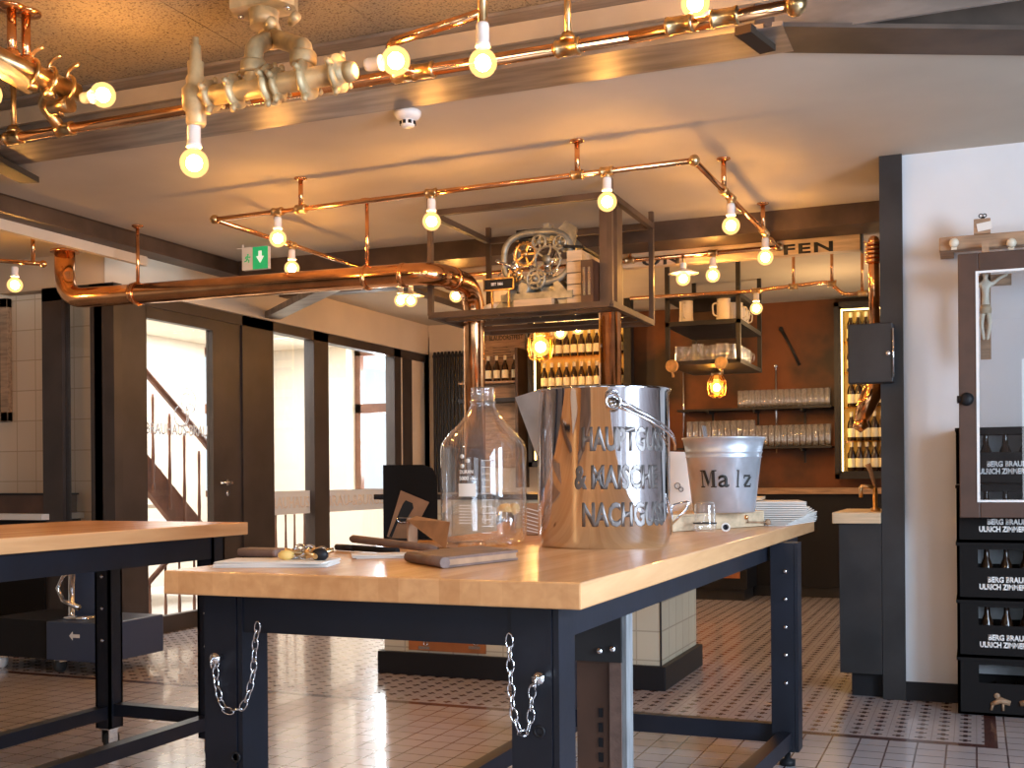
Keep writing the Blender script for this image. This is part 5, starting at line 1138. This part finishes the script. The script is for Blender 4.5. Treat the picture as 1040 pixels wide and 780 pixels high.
oz=base_at(262,2.95,TZ); single('dark_pouch',MB().box(oz+Vector((-.05,-.03,.001)),oz+Vector((.07,.03,.022)),bev=.008),'leather','small flat brown pouch behind the folded papers','pouch')
a=floc(342,555.5,TZ+.010); b_=floc(412,560,TZ+.010); b_=a+(b_-a).normalized()*.27
mk1=thing('marker_pen','black marker pen lying at the left of the wallet','pen',(a.x,a.y,TZ)); mid=a.lerp(b_,.3)
obj('cap',MB().tube([a,mid],.0088,12),'black',mk1); obj('barrel',MB().tube([mid,b_],.0078,12),'black_matt',mk1)
dpen=(b_-a).normalized(); text('print','PERMANENT MARKER',mid+Vector((0,0,.0079))+dpen*.01+Vector((dpen.y,-dpen.x,0))*.003,dpen,.005,'whiteink',mk1,w=.09,up=Vector((-dpen.y,dpen.x,0)))
a=floc(356,552,TZ+.020); b_=a+Vector((.30,-.06,-.008)); a.z=TZ+.034; b_.z=TZ+.013; mk2=thing('wooden_pen','thick brown wooden pen crossing the black marker','pen',(a.x,a.y,TZ)); obj('barrel',MB().tube([a,a.lerp(b_,.03),a.lerp(b_,.9),b_],[.006,.011,.011,.004],12),'leather',mk2); obj('tip',MB().tube([b_,b_+(b_-a)*.02],[.004,.001],8),'ink',mk2)
# leather wallet
wl=thing('leather_wallet','thick brown leather wallet at the front edge of the table','wallet',floc(470,570))
w0=floc(415,571); w1=floc(452,577.5); w2=floc(526,569); w1.z=w2.z=w0.z=TZ
w3=w0+(w2-w1); 
for nm,z0_,z1_,ins,m_ in (('cover',.001,.006,0,'leather'),('paper_block',.006,.019,.004,'card'),('cover',.019,.025,0,'leather')):
    cc=(w0+w1+w2+w3)/4; P4=[p+(cc-p).normalized()*ins for p in (w0,w1,w2,w3)]; obj(nm,MB().prism([p+Vector((0,0,z0_)) for p in P4],(0,0,z1_-z0_)),m_,wl)
obj('spine',MB().tube([w0+Vector((0,0,.013)),w1+Vector((0,0,.013))],.0125,10),'leather',wl)
# brown envelope / folded card behind wallet
ec=thing('brown_folder','open brown card folder leaning between black panel and glass bottle','folder',base_at(430,3.3))
e0_=base_at(413,3.35); e1_=base_at(452,3.15); e2_=base_at(455,3.5)
obj('folder_leaf',MB().prism([e0_+Vector((0,0,.075)),e1_+Vector((0,0,.002)),e1_+Vector((.0,.03,.075)),e0_+Vector((.01,.04,.085))],(0,.002,.002)),'card',ec); obj('folder_leaf',MB().prism([e0_+Vector((.0,0,.002)),e1_+Vector((.02,.03,.002)),e2_+Vector((.02,.04,.002)),e0_+Vector((.01,.14,.002))],(0,0,.002)).prism([e0_+Vector((.0,0,.0)),e0_+Vector((.004,0,.0)),e0_+Vector((.004,0,.083)),e0_+Vector((0,0,.083))],(0.0,.06,0)),'card',ec)
# black upright panel with card
bk=thing('menu_board','upright black rounded board behind a tilted brown card on the front table','board',base_at(418,3.9))
k0=base_at(389,3.72); k1=base_at(444,3.72); ddk=(k1-k0).normalized(); nk=Vector((-ddk.y,ddk.x,0)); Wk=(k1-k0).length
zt2=at(410,472,y=k0.y).z-TZ
pr=[k0+Vector((0,0,.004)),k1+Vector((0,0,.004)),k1+Vector((0,0,zt2-.04)),k1-ddk*.015+Vector((0,0,zt2-.012)),k1-ddk*.045+Vector((0,0,zt2)),k0+Vector((0,0,zt2))]
obj('panel',MB().prism(pr,nk*.012),'black_matt',bk); obj('foot',MB().prism([k0-nk*.06,k1-nk*.06,k1+nk*.12,k0+nk*.12],(0,0,.004)),'black',bk)
obj('side_pin',MB().tube([k0+Vector((0,0,.14)),k0-ddk*.03+Vector((0,0,.14))],.009,10),'black',bk)
def KP(px_,py_,o=.0):
    p=at(px_,py_,y=k0.y)
    # intersect with panel plane
    r=p-Vector((0,0,H)); t_=(k0-Vector((0,0,H))-nk*o).dot(nk)/r.dot(nk); return Vector((0,0,H))+r*t_
cd=thing('tilted_card','brown card with black initial letter leaning on the black panel','card',KP(412,550))
quad=[KP(393,545,.004),KP(407,498,.004),KP(436,510,.004),KP(414,552,.004)]
obj('card_sheet',MB().prism(quad,-nk*.002),'card',cd)
obj('letter_mark',MB().prism([KP(395,545,.007),KP(409,512,.007),KP(412,508,.007),KP(419,511,.007),KP(420,516,.007),KP(410,532,.007),KP(405,528,.007),KP(398,546,.007)],-nk*.001),'black',cd)
obj('metal_clip',MB().tube(fillet([KP(403,526,.015),KP(405,531,.015),KP(432,529,.015),KP(432,526,.015),KP(405,526,.015)],.01,3),.003,6),'chrome',cd)
# striped box and cork between bottle and bucket
qb=base_at(541,3.9); sbx=thing('striped_box','small brown box with diagonal stripes between bottle and steel bucket','box',qb)
obj('box_body',MB().box(qb+Vector((-.04,0,.001)),qb+Vector((.05,.06,.11)),bev=.003),'card',sbx)
mb=MB()
for k in range(7): z=.012+.013*k; mb.prism([qb+Vector((-.038,-.001,z+.006)),qb+Vector((.048,-.001,max(.003,z-.045+.03))),qb+Vector((.048,-.001,max(.006,z-.042+.03))),qb+Vector((-.038,-.001,z+.009))],(0,-.0008,0))
obj('stripes',mb,'paper',sbx)
hk=base_at(514,3.85); hc=thing('copper_cup','small copper cup topped with orange hops seen through the glass bottle','cup',hk); obj('cup_wall',MB().lathe([(.03,0),(.036,.05),(.036,.085),(.03,.085)],hk,18),'chrome',hc); obj('contents',MB().sphere(hk+Vector((0,0,.09)),.033,12,(1,1,.7)).sphere(hk+Vector((.03,0,.095)),.02,10),'gold',hc)

# ================================================================== LEFT ZONE: mixer, sideboard, wall frame
mm=thing('trolley_machine','blue and black wheeled machine with white arrow and steel bowl under the left table','machine',(-4.7,5,0))
mp_=at(48,667,z=.14); my=mp_.y; mxx=mp_.x
yb_=5.0; m0=at(47,660,y=yb_).x; m1=at(106,660,y=yb_).x; zb0=at(47,670,y=yb_).z; zb1=at(47,631,y=yb_).z
obj('base_box',B((m0,yb_,zb0),(m1,yb_+.5,zb1),bev=.006),'machine_blue',mm); obj('side_box',B((m0-.45,yb_+.02,zb0),(m0-.005,yb_+.5,zb1+.001)),'black',mm)
q=at(76,646,y=yb_-.002); obj('arrow',MB().prism([q+Vector((-.04,0,0)),q+Vector((-.015,0,.025)),q+Vector((-.015,0,.01)),q+Vector((.035,0,.01)),q+Vector((.035,0,-.01)),q+Vector((-.015,0,-.01)),q+Vector((-.015,0,-.025))],(0,-.002,0)),'whiteink',mm,'white arrow')
hz0=zb1; obj('hopper',MB().prism([(m0-.12,yb_+.3,hz0),(m0+.14,yb_+.3,hz0),(m0+.10,yb_+.3,hz0+.27),(m0-.06,yb_+.3,hz0+.27)],(0,.15,0)),'machine_blue',mm)
bc_=Vector((m0+.07,yb_+.18,hz0+.33)); obj('steel_bowl',MB().lathe([(.02,-.04),(.15,-.02),(.19,.02),(.19,.06),(.18,.06),(.14,-.01),(0,-.02)],bc_,28),'chrome',mm)
obj('column',MB().lathe([(.03,0),(.02,.02),(.02,.30)],(bc_.x-.05,bc_.y,hz0),14).lathe([(.10,0),(.10,.015),(.03,.02)],(bc_.x+.02,bc_.y,hz0),20),'chrome',mm)
obj('dough_hook',MB().tube([bc_+Vector((.06,-.05,-.03)),bc_+Vector((-.04,-.08,-.08)),bc_+Vector((-.08,-.08,-.15)),bc_+Vector((-.03,-.09,-.22)),bc_+Vector((.08,-.08,-.26))],[.008,.010,.012,.014,.017],10),'chrome',mm)
for x in (m0+.05,m1-.05,m0-.4):
    o=obj('castor',MB().box((x-.02,yb_+.03,.06),(x+.02,yb_+.08,zb0)),'chrome',mm); obj('wheel',MB().lathe([(.01,-.015),(.04,-.013),(.04,.013),(.01,.015)],(x,yb_+.055,.04),18,(1,0,0)),'rubber' if x>m0 else 'porcelain',o)
sd_=thing('sideboard','dark sideboard with pale counter along the tiled wall at far left','sideboard',(-7,6,0))
ysb=5.9; zs0=at(0,522,y=ysb).z; sxr=at(42,520,y=ysb).x
obj('counter',B((-8.6,ysb,zs0-.04),(sxr,6.298,zs0)),'paper',sd_); obj('cupboard',B((-8.6,ysb+.05,0),(sxr-.03,6.298,zs0-.04)),'black_matt',sd_)
bb=thing('black_bench_unit','dark low unit standing on the pale counter at the left edge','unit',(-7,6.05,zs0)); obj('unit_body',B((-8.5,6.0,zs0+.001),(sxr-.02,6.25,at(0,503,y=6.0).z)),'brownwood',bb); obj('unit_top',B((-8.5,5.99,at(0,503,y=6.0).z),(sxr-.01,6.26,at(0,503,y=6.0).z+.012)),'black',bb)
pf=thing('wall_picture_frame','brown wooden picture frame on the tiled wall at the left edge','picture frame',(-7.5,6.28,1.3))
a=at(11,428,y=6.28); b_=at(11,303,y=6.28); x0_=a.x-.8
mb=MB(); e=.07
for (u0,u1,w0,w1) in ((x0_,a.x,a.z,a.z+e),(x0_,a.x,b_.z-e,b_.z),(a.x-e,a.x,a.z,b_.z),(x0_,x0_+e,a.z,b_.z)): mb.box((u0,6.25,w0),(u1,6.298,w1),bev=.004)
obj('frame',mb,'oldwood',pf); obj('picture',B((x0_+e,6.28,a.z+e),(a.x-e,6.297,b_.z-e)),'black_matt',pf)
struct('trim_15', MB().bar(at(-30,151,z=ZC-.04),at(30,183,z=ZC-.04),.10,.03), 'steel_dark')

# ================================================================== LIGHT
def area(name,loc,tgt,sx,sy,power,col):
    l=bpy.data.lights.new(name,'AREA'); l.shape='RECTANGLE'; l.size=sx; l.size_y=sy; l.energy=power; l.color=col
    o=bpy.data.objects.new(name,l); link(o); o.location=loc; d_=Vector(tgt)-Vector(loc); o.rotation_euler=d_.to_track_quat('-Z','Y').to_euler(); return o
COOL=(.63,.79,1.0)
area('daylight_side_window_near',(2.66,-.52,1.6),(0,-.52,1.5),1.7,2.0,120,COOL)
area('daylight_side_window_far',(2.66,2.07,1.6),(0,2.07,1.5),1.7,2.4,340,COOL)
area('daylight_rear_window',(-.9,-3.05,1.55),(-.9,0,1.5),1.1,1.7,8,COOL)
area('daylight_rear_window_right',(1.2,-3.05,1.55),(1.2,0,1.5),1.3,1.7,16,COOL)
area('daylight_stair_window',((xw0+xw1)/2,YB+.5,(z0w+z1w)/2),((xw0+xw1)/2,0,1.2),.8,1.2,80,(.95,.97,1))
area('stair_fill',(-6.6,8.4,2.54),(-6.6,8.4,0),1.4,3.4,150,(.96,.97,1.0))  # fill added under the closed stairwell ceiling to brighten its walls
for nm_,lc_,pw_ in (('ceiling_lamp_rear_left',(-2.9,.6,2.5),40),('ceiling_lamp_rear_middle',(-1.2,-.4,2.5),60),('ceiling_lamp_rear_right',(.5,.3,2.5),10),('ceiling_lamp_bar',(-1.1,9.3,2.15),20),('ceiling_lamp_bar_left',(-3.5,9.2,2.2),14)):
    l=bpy.data.lights.new(nm_,'POINT'); l.energy=pw_; l.color=(1,.60,.26); l.shadow_soft_size=.05; o=bpy.data.objects.new(nm_,l); link(o); o.location=lc_
w=bpy.data.worlds.new('world'); bpy.context.scene.world=w; w.use_nodes=True
bg=w.node_tree.nodes['Background']; bg.inputs[0].default_value=(.85,.92,1,1); bg.inputs[1].default_value=1.5
sc=bpy.context.scene; sc.cycles.transparent_max_bounces=48; sc.view_settings.view_transform='Standard'; sc.view_settings.look='None'; sc.view_settings.gamma=1; sc.view_settings.exposure=0
sc.view_settings.use_curve_mapping=False
